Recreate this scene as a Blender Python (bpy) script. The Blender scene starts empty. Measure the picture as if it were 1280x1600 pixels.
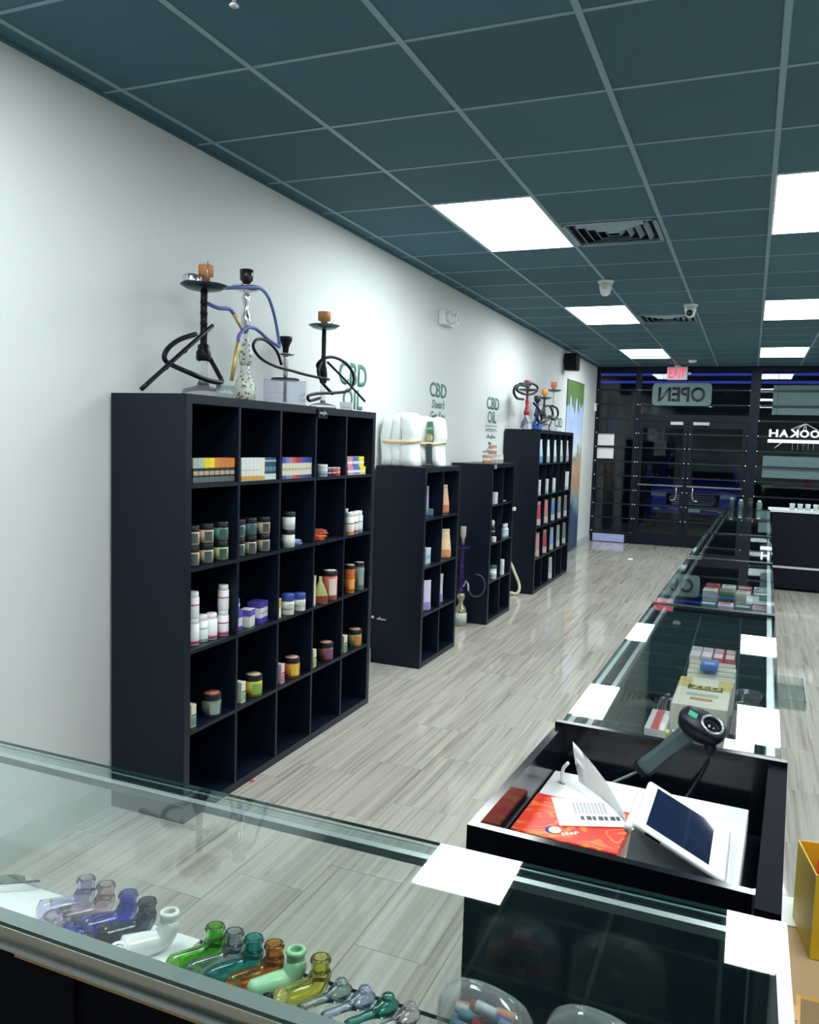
import bpy, bmesh, math, random
from mathutils import Vector, Matrix
random.seed(7)
sc = bpy.context.scene
COL = sc.collection

# ------------------------------------------------------------------ camera
CF, CYAW, CPIT, CROL, CZ = 1272.8, 0.39348, -0.08767, 0.03135, 1.6535
fwd = Vector((-math.sin(CYAW) * math.cos(CPIT), math.cos(CYAW) * math.cos(CPIT), math.sin(CPIT)))
rt0 = Vector((math.cos(CYAW), math.sin(CYAW), 0)); up0 = rt0.cross(fwd)
rt = math.cos(CROL) * rt0 + math.sin(CROL) * up0
up = -math.sin(CROL) * rt0 + math.cos(CROL) * up0
cd = bpy.data.cameras.new('camera'); cam = bpy.data.objects.new('camera', cd); COL.objects.link(cam)
M = Matrix.Identity(4)
for i in range(3):
    M[i][0], M[i][1], M[i][2] = rt[i], up[i], -fwd[i]
M[2][3] = CZ
cam.matrix_world = M
cd.sensor_fit = 'HORIZONTAL'; cd.sensor_width = 36; cd.lens = CF / 1280 * 36; cd.clip_start = 0.02; cd.clip_end = 200
sc.camera = cam

# ------------------------------------------------------------------ world and exposure
w = bpy.data.worlds.new('night'); sc.world = w; w.use_nodes = True
w.node_tree.nodes['Background'].inputs[0].default_value = (0.012, 0.02, 0.045, 1)
w.node_tree.nodes['Background'].inputs[1].default_value = 0.35
vs = sc.view_settings
vs.view_transform = 'Standard'; vs.look = 'None'; vs.exposure = 0.72; vs.gamma = 1; vs.use_curve_mapping = False
cy = sc.cycles
cy.use_denoising = True
cy.max_bounces = 10; cy.diffuse_bounces = 4; cy.glossy_bounces = 5; cy.transmission_bounces = 8; cy.transparent_max_bounces = 32
cy.caustics_reflective = False; cy.caustics_refractive = False
cy.sample_clamp_indirect = 6
PANEL = 13.0          # radiance of the ceiling light panels

# ------------------------------------------------------------------ helpers: numbers
def ray(px, py):
    return ((px - 640) / CF) * rt - ((py - 800) / CF) * up + fwd
def hit(px, py, ax, val):
    d = ray(px, py); o = Vector((0, 0, CZ)); t = (val - o[ax]) / d[ax]
    return o + t * d
def lin(c):
    if isinstance(c, str):
        c = tuple(int(c[i:i + 2], 16) / 255 for i in (0, 2, 4))
        c = tuple(x / 12.92 if x <= .04045 else ((x + .055) / 1.055) ** 2.4 for x in c)
    return (c[0], c[1], c[2], 1)

# ------------------------------------------------------------------ helpers: materials
MATS = {}
def newmat(name):
    m = bpy.data.materials.new(name); m.use_nodes = True; nt = m.node_tree; nt.nodes.clear()
    out = nt.nodes.new('ShaderNodeOutputMaterial'); return m, nt, out
def bsdf(nt, out, col, rough=.5, metal=0., spec=.5):
    b = nt.nodes.new('ShaderNodeBsdfPrincipled')
    b.inputs['Base Color'].default_value = lin(col); b.inputs['Roughness'].default_value = rough
    b.inputs['Metallic'].default_value = metal; b.inputs['Specular IOR Level'].default_value = spec
    nt.links.new(b.outputs[0], out.inputs[0]); return b
def mat(col, rough=.5, metal=0., spec=.5, noise=0., scale=30., key=None):
    k = key or (str(col), rough, metal, spec, noise, scale)
    if k in MATS: return MATS[k]
    m, nt, out = newmat('mat_%03d' % len(MATS)); b = bsdf(nt, out, col, rough, metal, spec)
    c = lin(col)
    if noise:
        tc = nt.nodes.new('ShaderNodeTexCoord'); n = nt.nodes.new('ShaderNodeTexNoise'); n.inputs['Scale'].default_value = scale
        n.inputs['Detail'].default_value = 4; nt.links.new(tc.outputs['Object'], n.inputs['Vector'])
        mx = nt.nodes.new('ShaderNodeMix'); mx.data_type = 'RGBA'
        mx.inputs[6].default_value = tuple(x * (1 - noise) for x in c[:3]) + (1,)
        mx.inputs[7].default_value = tuple(min(1, x * (1 + noise)) for x in c[:3]) + (1,)
        nt.links.new(n.outputs['Fac'], mx.inputs[0]); nt.links.new(mx.outputs[2], b.inputs['Base Color'])
    MATS[k] = m; return m
def emit(col, strength, key=None):
    k = key or ('e', str(col), strength)
    if k in MATS: return MATS[k]
    m, nt, out = newmat('emit_%03d' % len(MATS)); e = nt.nodes.new('ShaderNodeEmission')
    e.inputs[0].default_value = lin(col); e.inputs[1].default_value = strength
    nt.links.new(e.outputs[0], out.inputs[0]); MATS[k] = m; return m
def pane_mat(tint, f0=.04, haze=0., key=None, rough=0.0):
    """thin glass: tinted transmission plus an angle dependent mirror term"""
    k = key or ('g', str(tint), f0, haze, rough)
    if k in MATS: return MATS[k]
    m, nt, out = newmat('glass_%03d' % len(MATS)); N = nt.nodes; L = nt.links
    g = N.new('ShaderNodeNewGeometry'); d = N.new('ShaderNodeVectorMath'); d.operation = 'DOT_PRODUCT'
    L.new(g.outputs['Normal'], d.inputs[0]); L.new(g.outputs['Incoming'], d.inputs[1])
    def mth(op, a, b=None):
        n = N.new('ShaderNodeMath'); n.operation = op
        for i, x in enumerate((a, b)):
            if x is None: continue
            if isinstance(x, (int, float)): n.inputs[i].default_value = x
            else: L.new(x, n.inputs[i])
        return n.outputs[0]
    c = mth('ABSOLUTE', d.outputs['Value']); p = mth('POWER', mth('SUBTRACT', 1., c), 5.)
    F = mth('ADD', mth('MULTIPLY', p, 1 - f0), f0)
    t = N.new('ShaderNodeBsdfTransparent'); t.inputs[0].default_value = lin(tint)
    gl = N.new('ShaderNodeBsdfGlossy'); gl.inputs['Roughness'].default_value = rough; gl.inputs[0].default_value = (.95, 1, 1, 1)
    mx = N.new('ShaderNodeMixShader'); L.new(F, mx.inputs[0]); L.new(t.outputs[0], mx.inputs[1]); L.new(gl.outputs[0], mx.inputs[2])
    last = mx
    if haze:
        df = N.new('ShaderNodeBsdfDiffuse'); df.inputs[0].default_value = (.85, .92, .92, 1)
        m2 = N.new('ShaderNodeMixShader'); m2.inputs[0].default_value = haze
        L.new(mx.outputs[0], m2.inputs[1]); L.new(df.outputs[0], m2.inputs[2]); last = m2
    L.new(last.outputs[0], out.inputs[0]); MATS[k] = m; return m
def solid_glass(col, rough=.0, ior=1.3, key=None):
    k = key or ('sg', str(col), rough, ior)
    if k in MATS: return MATS[k]
    m, nt, out = newmat('blown_%03d' % len(MATS)); b = bsdf(nt, out, col, rough)
    b.inputs['Transmission Weight'].default_value = .92; b.inputs['IOR'].default_value = ior
    MATS[k] = m; return m
def nodes_mat(name, fn, rough=.5, spec=.5):
    m, nt, out = newmat(name); b = bsdf(nt, out, 'ffffff', rough, 0, spec); fn(nt, b); return m

# ------------------------------------------------------------------ helpers: meshes
class MB:
    def __init__(s): s.v = []; s.f = []; s.m = []; s.sm = []
    def add(s, vs_, fs_, mi=0, sm=False):
        o = len(s.v); s.v += [tuple(p) for p in vs_]
        for f in fs_: s.f.append([o + i for i in f]); s.m.append(mi); s.sm.append(sm)
        return s
    def box(s, c, d, mi=0, R=None, mf=None):
        x, y, z = d[0] / 2, d[1] / 2, d[2] / 2
        P = [Vector((a * x, b * y, e * z)) for e in (-1, 1) for b in (-1, 1) for a in (-1, 1)]
        if R is not None: P = [R @ p for p in P]
        P = [p + Vector(c) for p in P]
        fs_ = [(0, 2, 3, 1), (4, 5, 7, 6), (0, 1, 5, 4), (2, 6, 7, 3), (0, 4, 6, 2), (1, 3, 7, 5)]
        if mf is None: return s.add(P, fs_, mi)
        o = len(s.v); s.v += [tuple(p) for p in P]                  # mf: one material per face: -z +z -y +y -x +x
        for f, k in zip(fs_, mf): s.f.append([o + i for i in f]); s.m.append(k); s.sm.append(False)
        return s
    def b2(s, lo, hi, mi=0, mf=None):
        return s.box([(a + b) / 2 for a, b in zip(lo, hi)], [b - a for a, b in zip(lo, hi)], mi, None, mf)
    def rbox(s, c, d, r=.004, seg=2, mi=0, R=None):
        bm = bmesh.new(); bmesh.ops.create_cube(bm, size=1)
        for v in bm.verts: v.co = Vector((v.co.x * d[0], v.co.y * d[1], v.co.z * d[2]))
        bmesh.ops.bevel(bm, geom=bm.edges[:], offset=min(r, min(d) * .48), segments=seg, affect='EDGES', profile=.5)
        bm.verts.index_update()
        P = [((R @ v.co) if R is not None else v.co) + Vector(c) for v in bm.verts]
        s.add(P, [[v.index for v in f.verts] for f in bm.faces], mi, False); bm.free(); return s
    def lathe(s, prof, n=20, c=(0, 0, 0), mi=0, sx=1, sy=1, R=None, cap=True):
        P = []
        for r, z in prof:
            for i in range(n):
                a = 2 * math.pi * i / n; q = Vector((r * math.cos(a) * sx, r * math.sin(a) * sy, z))
                P.append((R @ q if R is not None else q) + Vector(c))
        F = []
        for k in range(len(prof) - 1):
            for i in range(n):
                j = (i + 1) % n; F.append((k * n + i, k * n + j, (k + 1) * n + j, (k + 1) * n + i))
        if cap:
            if prof[0][0] > 1e-5: F.append(tuple(range(n - 1, -1, -1)))
            if prof[-1][0] > 1e-5: F.append(tuple((len(prof) - 1) * n + i for i in range(n)))
        return s.add(P, F, mi, True)
    def tube(s, path, r, n=8, mi=0, cap=True, flat=1.):
        path = [Vector(p) for p in path]; m = len(path)
        rs = r if isinstance(r, (list, tuple)) else [r] * m
        t0 = (path[1] - path[0]).normalized(); nrm = t0.orthogonal().normalized(); P = []
        for k in range(m):
            t = (path[min(k + 1, m - 1)] - path[max(k - 1, 0)]).normalized()
            nrm = (nrm - t * nrm.dot(t))
            nrm = nrm.normalized() if nrm.length > 1e-6 else t.orthogonal().normalized()
            b = t.cross(nrm)
            for i in range(n):
                a = 2 * math.pi * i / n; P.append(path[k] + rs[k] * (math.cos(a) * nrm + flat * math.sin(a) * b))
        F = [(k * n + i, k * n + (i + 1) % n, (k + 1) * n + (i + 1) % n, (k + 1) * n + i) for k in range(m - 1) for i in range(n)]
        if cap: F += [tuple(range(n - 1, -1, -1)), tuple((m - 1) * n + i for i in range(n))]
        return s.add(P, F, mi, True)
    def prism(s, poly, d, ax='z', o=0., mi=0):
        n = len(poly)
        def pt(a, b, c): return {'z': (a, b, c), 'y': (a, c, b), 'x': (c, a, b)}[ax]
        P = [pt(a, b, o) for a, b in poly] + [pt(a, b, o + d) for a, b in poly]
        F = [tuple(range(n - 1, -1, -1)), tuple(range(n, 2 * n))] + [(i, (i + 1) % n, n + (i + 1) % n, n + i) for i in range(n)]
        return s.add(P, F, mi)
    def loft(s, rings, mi=0, sm=True, cap=True):
        n = len(rings[0]); P = [p for r in rings for p in r]
        F = [(k * n + i, k * n + (i + 1) % n, (k + 1) * n + (i + 1) % n, (k + 1) * n + i) for k in range(len(rings) - 1) for i in range(n)]
        if cap: F += [tuple(range(n - 1, -1, -1)), tuple((len(rings) - 1) * n + i for i in range(n))]
        return s.add(P, F, mi, sm)
    def mesh(s, name, fix=True):
        me = bpy.data.meshes.new(name); me.from_pydata(s.v, [], s.f); me.update()
        if fix:
            bm = bmesh.new(); bm.from_mesh(me); bmesh.ops.recalc_face_normals(bm, faces=bm.faces[:]); bm.to_mesh(me); bm.free()
        for p, k, q in zip(me.polygons, s.m, s.sm): p.material_index = k; p.use_smooth = q
        if any(s.sm) and not all(s.sm): pass
        return me
def cr(pts, k=6):
    P = [Vector(p) for p in pts]; P = [P[0] * 2 - P[1]] + P + [P[-1] * 2 - P[-2]]; out = []
    for i in range(1, len(P) - 2):
        a, b, c, d = P[i - 1:i + 3]
        for j in range(k):
            t = j / k; out.append(.5 * (2 * b + (c - a) * t + (2 * a - 5 * b + 4 * c - d) * t * t + (3 * b - a - 3 * c + d) * t ** 3))
    out.append(P[-2]); return out
def obj(name, mb, m, parent=None, loc=(0, 0, 0), rot=(0, 0, 0), label=None):
    me = mb.mesh(name) if isinstance(mb, MB) else mb
    if isinstance(mb, MB) or not me.materials:
        for x in (m if isinstance(m, (list, tuple)) else [m]): me.materials.append(x)
    o = bpy.data.objects.new(name, me); COL.objects.link(o); o.location = loc; o.rotation_euler = rot
    if parent: o.parent = parent
    if label: o['label'] = label
    return o
def thing(name, label, cat, loc=(0, 0, 0), rz=0., group=None):
    o = bpy.data.objects.new(name, None); COL.objects.link(o); o.empty_display_size = .05
    o.location = loc; o.rotation_euler = (0, 0, rz); tag(o, label, cat, group); return o
def tag(o, label, cat, group=None):
    o['label'] = label; o['category'] = cat
    if group: o['group'] = group
    return o
def struct(o): o['kind'] = 'structure'; return o
def dup(o, loc=None, rz=None, label=None, group=None, mats=None, parent=None):
    r = o.copy(); COL.objects.link(r)
    if parent is not None: r.parent = parent
    if loc is not None: r.location = loc
    if rz is not None: r.rotation_euler[2] = rz
    if label: r['label'] = label
    if group: r['group'] = group
    for ch in list(o.children): dup(ch, parent=r)
    return r
def text_mesh(body, wid, hei, ext=.001, bold=.025):
    cu = bpy.data.curves.new('lettering', 'FONT'); cu.body = body; cu.size = 1; cu.extrude = 0; cu.resolution_u = 3; cu.offset = bold
    o = bpy.data.objects.new('lettering', cu); COL.objects.link(o)
    bpy.context.view_layer.update()
    me = bpy.data.meshes.new_from_object(o.evaluated_get(bpy.context.evaluated_depsgraph_get()))
    bpy.data.objects.remove(o); bpy.data.curves.remove(cu)
    xs = [v.co.x for v in me.vertices]; ys = [v.co.y for v in me.vertices]
    x0, x1, y0, y1 = min(xs), max(xs), min(ys), max(ys)
    bm = bmesh.new(); bm.from_mesh(me)
    for v in bm.verts: v.co = Vector(((v.co.x - x0) / (x1 - x0) * wid, (v.co.y - y0) / (y1 - y0) * hei, 0))
    r = bmesh.ops.extrude_face_region(bm, geom=bm.faces[:])
    for e in r['geom']:
        if isinstance(e, bmesh.types.BMVert): e.co.z += ext
    bmesh.ops.recalc_face_normals(bm, faces=bm.faces[:]); bm.to_mesh(me); bm.free(); me.materials.clear(); return me
RWALL = Matrix(((0, 0, 1), (1, 0, 0), (0, 1, 0))).to_euler()      # text on the left wall: reads along +Y, faces +X
RNEAR = Matrix(((1, 0, 0), (0, 0, -1), (0, 1, 0))).to_euler()     # faces -Y
RBACK = Matrix(((-1, 0, 0), (0, 0, 1), (0, 1, 0))).to_euler()     # faces +Y (seen mirrored from inside)
def scribble(n, wid, hei, r, seed=1):
    """a line of loose handwriting as a thin stroke"""
    rnd = random.Random(seed); P = []
    for i in range(n * 2 + 1):
        P.append((wid * i / (n * 2), hei * ((.95 if rnd.random() < .35 else .5) if i % 2 else (.0 if rnd.random() < .8 else -.25)), 0))
    return MB().tube(cr(P, 4), r, 5)

# ------------------------------------------------------------------ shared materials
def shelf_fn(nt, b):
    tc = nt.nodes.new('ShaderNodeTexCoord'); n = nt.nodes.new('ShaderNodeTexNoise'); n.inputs['Scale'].default_value = 60
    mp = nt.nodes.new('ShaderNodeMapping'); mp.inputs['Scale'].default_value = (1, 1, .1)
    nt.links.new(tc.outputs['Object'], mp.inputs[0]); nt.links.new(mp.outputs[0], n.inputs[0])
    r = nt.nodes.new('ShaderNodeMapRange'); r.inputs[3].default_value = .3; r.inputs[4].default_value = .42
    nt.links.new(n.outputs[0], r.inputs[0]); nt.links.new(r.outputs[0], b.inputs['Roughness'])
    b.inputs['Base Color'].default_value = (.0045, .0085, .020, 1)
m_shelf = nodes_mat('black_brown_laminate', shelf_fn, .36, .28)
m_black = mat((.005, .0065, .013), .38, 0, .18, key='black'); m_blackm = mat((.004, .005, .009), .65, 0, .05, key='blackm')
m_blackg = mat((.006, .007, .012), .14, 0, .35, key='blackg')
m_alu = mat((.5, .55, .57), .33, 1.0, key='alu'); m_chrome = mat((.82, .85, .86), .06, 1., key='chrome')
m_white = mat((.78, .8, .8), .45, key='white'); m_paper = mat((.82, .85, .85), .7, key='paper')
m_glass = pane_mat((.965, .99, .983)); m_wglass = pane_mat((.86, .93, .95), .03)
m_gedge = mat((.07, .15, .145), .2, 0, .3, key='gedge')
m_hoseb = mat((.006, .007, .014), .4, 0, .2, key='hoseb')

# ------------------------------------------------------------------ the room
WX, FY, CH = -2.53, 14.40, 3.014
XR, YN = 3.4, -3.2
G = .6096; GX, GY = -1.807, 2.676
def tile_fn(nt, b):
    N = nt.nodes; L = nt.links
    tc = N.new('ShaderNodeTexCoord'); oi = N.new('ShaderNodeObjectInfo')
    add = N.new('ShaderNodeVectorMath'); add.operation = 'MULTIPLY_ADD'; add.inputs[1].default_value = (37, 11, 5)
    L.new(oi.outputs['Random'], add.inputs[0]); L.new(tc.outputs['Object'], add.inputs[2])
    mp = N.new('ShaderNodeMapping'); mp.inputs['Scale'].default_value = (46, .9, 1); L.new(add.outputs[0], mp.inputs[0])
    n1 = N.new('ShaderNodeTexNoise'); n1.inputs['Scale'].default_value = 1; n1.inputs['Detail'].default_value = 6; n1.inputs['Distortion'].default_value = .35
    L.new(mp.outputs[0], n1.inputs[0])
    mp2 = N.new('ShaderNodeMapping'); mp2.inputs['Scale'].default_value = (7, .35, 1); L.new(add.outputs[0], mp2.inputs[0])
    n2 = N.new('ShaderNodeTexNoise'); n2.inputs['Scale'].default_value = 1; n2.inputs['Detail'].default_value = 3; L.new(mp2.outputs[0], n2.inputs[0])
    ad = N.new('ShaderNodeMath'); ad.operation = 'MULTIPLY_ADD'; ad.inputs[1].default_value = .36
    L.new(n2.outputs[0], ad.inputs[0]); L.new(n1.outputs[0], ad.inputs[2])
    ra = N.new('ShaderNodeValToRGB'); e = ra.color_ramp.elements
    e[0].position = .42; e[0].color = lin((.27, .243, .20)); e[1].position = .92; e[1].color = lin((.55, .527, .478))
    x = e.new(.57); x.color = lin((.40, .373, .325)); x = e.new(.69); x.color = lin((.47, .446, .40))
    L.new(ad.outputs[0], ra.inputs[0])
    hs = N.new('ShaderNodeHueSaturation'); mr = N.new('ShaderNodeMapRange'); mr.inputs[3].default_value = .98; mr.inputs[4].default_value = 1.02
    L.new(oi.outputs['Random'], mr.inputs[0]); L.new(mr.outputs[0], hs.inputs['Value']); L.new(ra.outputs[0], hs.inputs['Color'])
    L.new(hs.outputs[0], b.inputs['Base Color'])
    bp = N.new('ShaderNodeBump'); bp.inputs['Strength'].default_value = .025; bp.inputs['Distance'].default_value = .01
    n3 = N.new('ShaderNodeTexNoise'); n3.inputs['Scale'].default_value = 14; L.new(tc.outputs['Object'], n3.inputs[0])
    L.new(n3.outputs[0], bp.inputs['Height']); L.new(bp.outputs[0], b.inputs['Normal'])
m_tile = nodes_mat('wood_look_porcelain', tile_fn, .06, .42)
m_grout = mat((.42, .41, .37), .7, key='grout')
floor = struct(obj('floor', MB().b2((WX - .1, YN, -.08), (XR, FY + .05, -.004)), m_grout))
TW, TL = .3048, .6096
def slab(w_, l_, h_=.005):
    q = .0005
    return MB().loft([[(-w_ / 2, -l_ / 2, -h_), (w_ / 2, -l_ / 2, -h_), (w_ / 2, l_ / 2, -h_), (-w_ / 2, l_ / 2, -h_)],
                      [(-w_ / 2, -l_ / 2, -q * .6), (w_ / 2, -l_ / 2, -q * .6), (w_ / 2, l_ / 2, -q * .6), (-w_ / 2, l_ / 2, -q * .6)],
                      [(-w_ / 2 + q, -l_ / 2 + q, 0), (w_ / 2 - q, -l_ / 2 + q, 0), (w_ / 2 - q, l_ / 2 - q, 0), (-w_ / 2 + q, l_ / 2 - q, 0)]], sm=False)
tm = slab(TW - .002, TL - .002).mesh('floor_tile'); tm.materials.append(m_tile)
x0 = .42
ic0 = math.floor((WX - x0) / TW)
far = MB(); nt_ = 0
for ic in range(ic0, 10):
    xl = x0 + ic * TW; xr = xl + TW; xl2 = max(xl, WX)
    if xl2 > XR: break
    yy = 3.92 + (ic % 3) * TL / 3 - 12 * TL
    while yy < FY:
        a, b_ = max(yy, YN), min(yy + TL, FY)
        if b_ - a > .03:
            seen = (xl < 1.1 and b_ > 1.35 and not (xl > -.3 and xr < .1 and a > 1.5 and b_ < 10.5) and xl > WX - .2
                    and not (xl > .3 and b_ < 1.9))
            full = abs(b_ - a - TL) < 1e-4 and xl2 == xl
            c = ((xl2 + xr) / 2, (a + b_) / 2, 0)
            if seen and nt_ < 298:
                nt_ += 1
                o = obj('floor_tile', tm if full else slab(xr - xl2 - .002, b_ - a - .002), m_tile, floor, c)
            else:
                far.b2((xl2 + .0015, a + .0015, -.005), (xr - .0015, b_ - .0015, 0))
        yy += TL
o = obj('floor_tile_field', far, m_tile, floor); o['kind'] = 'stuff'

def wall_fn(nt, b):
    tc = nt.nodes.new('ShaderNodeTexCoord'); n = nt.nodes.new('ShaderNodeTexNoise'); n.inputs['Scale'].default_value = 180
    nt.links.new(tc.outputs['Object'], n.inputs[0]); bp = nt.nodes.new('ShaderNodeBump'); bp.inputs['Strength'].default_value = .04
    nt.links.new(n.outputs[0], bp.inputs['Height']); nt.links.new(bp.outputs[0], b.inputs['Normal'])
    b.inputs['Base Color'].default_value = (.68, .715, .715, 1)
m_wall = nodes_mat('painted_wall', wall_fn, .55, .3)
struct(obj('wall_left', MB().b2((WX - .12, YN, -.08), (WX, FY + .06, CH + .2)), m_wall))
struct(obj('wall_right', MB().b2((XR, YN, -.08), (XR + .12, FY + .06, CH + .2)), m_wall))
struct(obj('wall_near', MB().b2((WX - .12, YN - .12, -.08), (XR + .12, YN, CH + .2)), m_wall))
struct(obj('baseboard_left', MB().b2((WX, YN, 0), (WX + .012, FY - .05, .11)), mat((.42, .5, .46), .5, key='base')))

# ceiling: dark lay-in tiles in a metal grid
def ceil_fn(nt, b):
    N = nt.nodes; L = nt.links; tc = N.new('ShaderNodeTexCoord'); oi = N.new('ShaderNodeObjectInfo')
    n = N.new('ShaderNodeTexNoise'); n.inputs['Scale'].default_value = 90; n.inputs['Detail'].default_value = 5; L.new(tc.outputs['Object'], n.inputs[0])
    bp = N.new('ShaderNodeBump'); bp.inputs['Strength'].default_value = .12; bp.inputs['Distance'].default_value = .004
    L.new(n.outputs[0], bp.inputs['Height']); L.new(bp.outputs[0], b.inputs['Normal'])
    hs = N.new('ShaderNodeHueSaturation'); hs.inputs['Color'].default_value = (.055, .128, .165, 1)
    mr = N.new('ShaderNodeMapRange'); mr.inputs[3].default_value = .9; mr.inputs[4].default_value = 1.1
    L.new(oi.outputs['Random'], mr.inputs[0]); L.new(mr.outputs[0], hs.inputs['Value']); L.new(hs.outputs[0], b.inputs['Base Color'])
m_ctile = nodes_mat('dark_ceiling_tile', ceil_fn, .8, .25)
m_grid = mat((.18, .30, .345), .45, .0, key='grid')
ceiling = struct(obj('ceiling', MB().b2((WX - .12, YN, CH + .03), (XR + .12, FY + .06, CH + .2)), m_blackm))
ctm = MB().b2((-G / 2 + .008, -G / 2 + .008, .004), (G / 2 - .008, G / 2 - .008, .016)).mesh('ceiling_tile'); ctm.materials.append(m_ctile)
LIGHTS = [(c, r) for c in (0, 3, 6) for r in (-3, 3, 9, 15)]
skip = {(c, r + k) for c, r in LIGHTS for k in (0, 1)} | {(1, 4), (1, 10)}
rest = MB()
for i in range(-2, 9):
    for j in range(-10, 20):
        if (i, j) in skip: continue
        xa, xb = max(GX + i * G, WX), min(GX + (i + 1) * G, XR); ya, yb = max(GY + j * G, YN), min(GY + (j + 1) * G, FY)
        if xb - xa < .03 or yb - ya < .03: continue
        if abs(xb - xa - G) < 1e-4 and abs(yb - ya - G) < 1e-4 and i <= 4 and j >= -3:
            obj('ceiling_tile', ctm, m_ctile, ceiling, ((xa + xb) / 2, (ya + yb) / 2, CH))
        elif j >= -3 and i <= 4:
            obj('ceiling_tile', MB().b2((xa + .006, ya + .006, CH + .004), (xb - .006, yb - .006, CH + .016)), m_ctile, ceiling)
        else:
            rest.b2((xa + .006, ya + .006, CH + .004), (xb - .006, yb - .006, CH + .016))
o = obj('ceiling_tile_field', rest, m_ctile, ceiling); o['kind'] = 'stuff'
for i in range(-1, 9):
    x = GX + i * G
    obj('grid_runner', MB().b2((x - .012, YN, CH), (x + .012, FY, CH + .03)), m_grid, ceiling)
xs_ = [WX] + [GX + i * G for i in range(-1, 9)] + [XR]
for j in range(-9, 20):
    y = GY + j * G
    if y > FY - .05: break
    m_ = MB()
    for a, b_ in zip(xs_, xs_[1:]):
        if (round((a - GX) / G), j - 1) in {(c, r) for c, r in LIGHTS}: continue
        m_.b2((a + .012, y - .009, CH + .0015), (b_ - .012, y + .009, CH + .03))
    obj('cross_tee', m_, m_grid, ceiling)
obj('wall_angle', MB().b2((WX, YN, CH - .004), (WX + .024, FY, CH + .03)), m_ctile, ceiling)
obj('wall_angle', MB().b2((WX, FY - .03, CH - .004), (XR, FY + .02, CH + .03)), m_ctile, ceiling)

ROWN = {-3: 'above the pipe counter', 3: 'first along the aisle', 9: 'second along the aisle', 15: 'last before the doors'}
COLN = {0: 'over the shelf aisle', 3: 'over the showcase row', 6: 'on the far side of the showcases'}
m_panel = emit((.93, 1.0, 1.0), PANEL, 'panel')
for c, r in LIGHTS:
    x = GX + (c + .5) * G; y = GY + (r + 1) * G
    off = '' if (c < 6 and r > 0) else '_%s_%s_offscreen' % ({0: 'aisle', 3: 'showcase', 6: 'right'}[c], {-3: 'near', 3: 'middle', 9: 'beyond', 15: 'far'}[r])
    t = thing('ceiling_light' + off, 'bright flat white panel light %s, %s' % (COLN[c], ROWN[r]), 'ceiling light', (x, y, CH), 0, 'panel lights in the dark ceiling')
    obj('diffuser' + off, MB().b2((-G / 2 + .016, -G + .016, .004), (G / 2 - .016, G - .016, .008)), m_panel, t)
    f = MB()
    for s in (-1, 1):
        f.box((s * (G / 2 - .013), 0, .006), (.01, 2 * G - .02, .014)); f.box((0, s * (G - .013), .006), (G - .03, .01, .014))
    obj('frame', f, m_white, t)
    obj('housing', MB().b2((-G / 2 + .012, -G + .012, .010), (G / 2 - .012, G - .012, .026)), m_white, t)

# air vents
def vent(x, y, label):
    t = thing('air_vent', label, 'air vent', (x, y, CH)); s = .285
    m_v = mat((.26, .36, .42), .3, .4, key='vent')
    obj('backing', MB().b2((-s, -s, .014), (s, s, .02)), m_blackm, t)
    f = MB()
    for k in (-1, 1): f.box((k * (s - .012), 0, .004), (.026, 2 * s, .02)); f.box((0, k * (s - .012), .004), (2 * s, .026, .02))
    obj('frame', f, m_v, t)
    for q in range(4):                       # four-way louvres
        for k in range(4):
            h = .05 + k * .055; L_ = h * 1.9
            R = Matrix.Rotation(q * math.pi / 2, 3, 'Z') @ Matrix.Rotation(.75, 3, 'X')
            c = Matrix.Rotation(q * math.pi / 2, 3, 'Z') @ Vector((0, h, .004))
            obj('louvre', MB().box(c, (L_, .04, .002), 0, R), m_v, t)
vent(GX + 1.5 * G, GY + 4.5 * G, 'square dark louvred air vent beside the first aisle panel light')
vent(GX + 1.5 * G, GY + 10.5 * G, 'square dark louvred air vent beside the second aisle panel light')

# ------------------------------------------------------------------ storefront wall
m_frame = mat((.005, .008, .018), .4, .0, .2, key='frame')
m_bar = mat((.010, .016, .028), .35, 0, .3, key='bar')
def rail(name, lo, hi, parent=None, m=m_frame):
    return obj(name, MB().b2(lo, hi), m, parent)
Y0, Y1 = FY - .05, FY + .05
wf = struct(obj('wall_far', MB().b2((WX - .12, FY + .06, CH - .02), (XR + .12, FY + .2, CH + .2)), m_frame))
struct(rail('trim_1', (WX, Y0, 2.965), (XR, Y1, CH + .0)))
struct(rail('trim_2', (WX, Y0, 0), (WX + .05, Y1, 2.965)))
struct(rail('trim_3', (-1.87, Y0, 0), (-1.785, Y1, 2.965)))
struct(rail('trim_4', (-.065, Y0, 0), (.085, Y1, 2.965)))
struct(rail('trim_5', (-1.785, Y0, 2.11), (-.065, Y1, 2.19)))
struct(rail('trim_6', (1.95, Y0, 0), (2.03, Y1, 2.965)))
def window(n, xa, xb, za, zb, sill=True):
    fr = MB(); t_ = .03
    fr.b2((xa, Y0 + .01, za), (xb, Y1 - .01, za + t_)).b2((xa, Y0 + .01, zb - t_), (xb, Y1 - .01, zb))
    o = struct(obj('window_%d' % n, fr, m_frame))
    obj('pane', MB().b2((xa, FY - .006, za + t_), (xb, FY + .006, zb - t_)), m_wglass, o); return o
w1 = window(1, WX + .05, -1.87, 0.0, 2.965)
w2 = window(2, -1.785, -.065, 2.19, 2.965)
w3 = window(3, .085, 1.95, 0.0, 2.965)
w4 = window(4, 2.03, XR, 0.0, 2.965)
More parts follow.
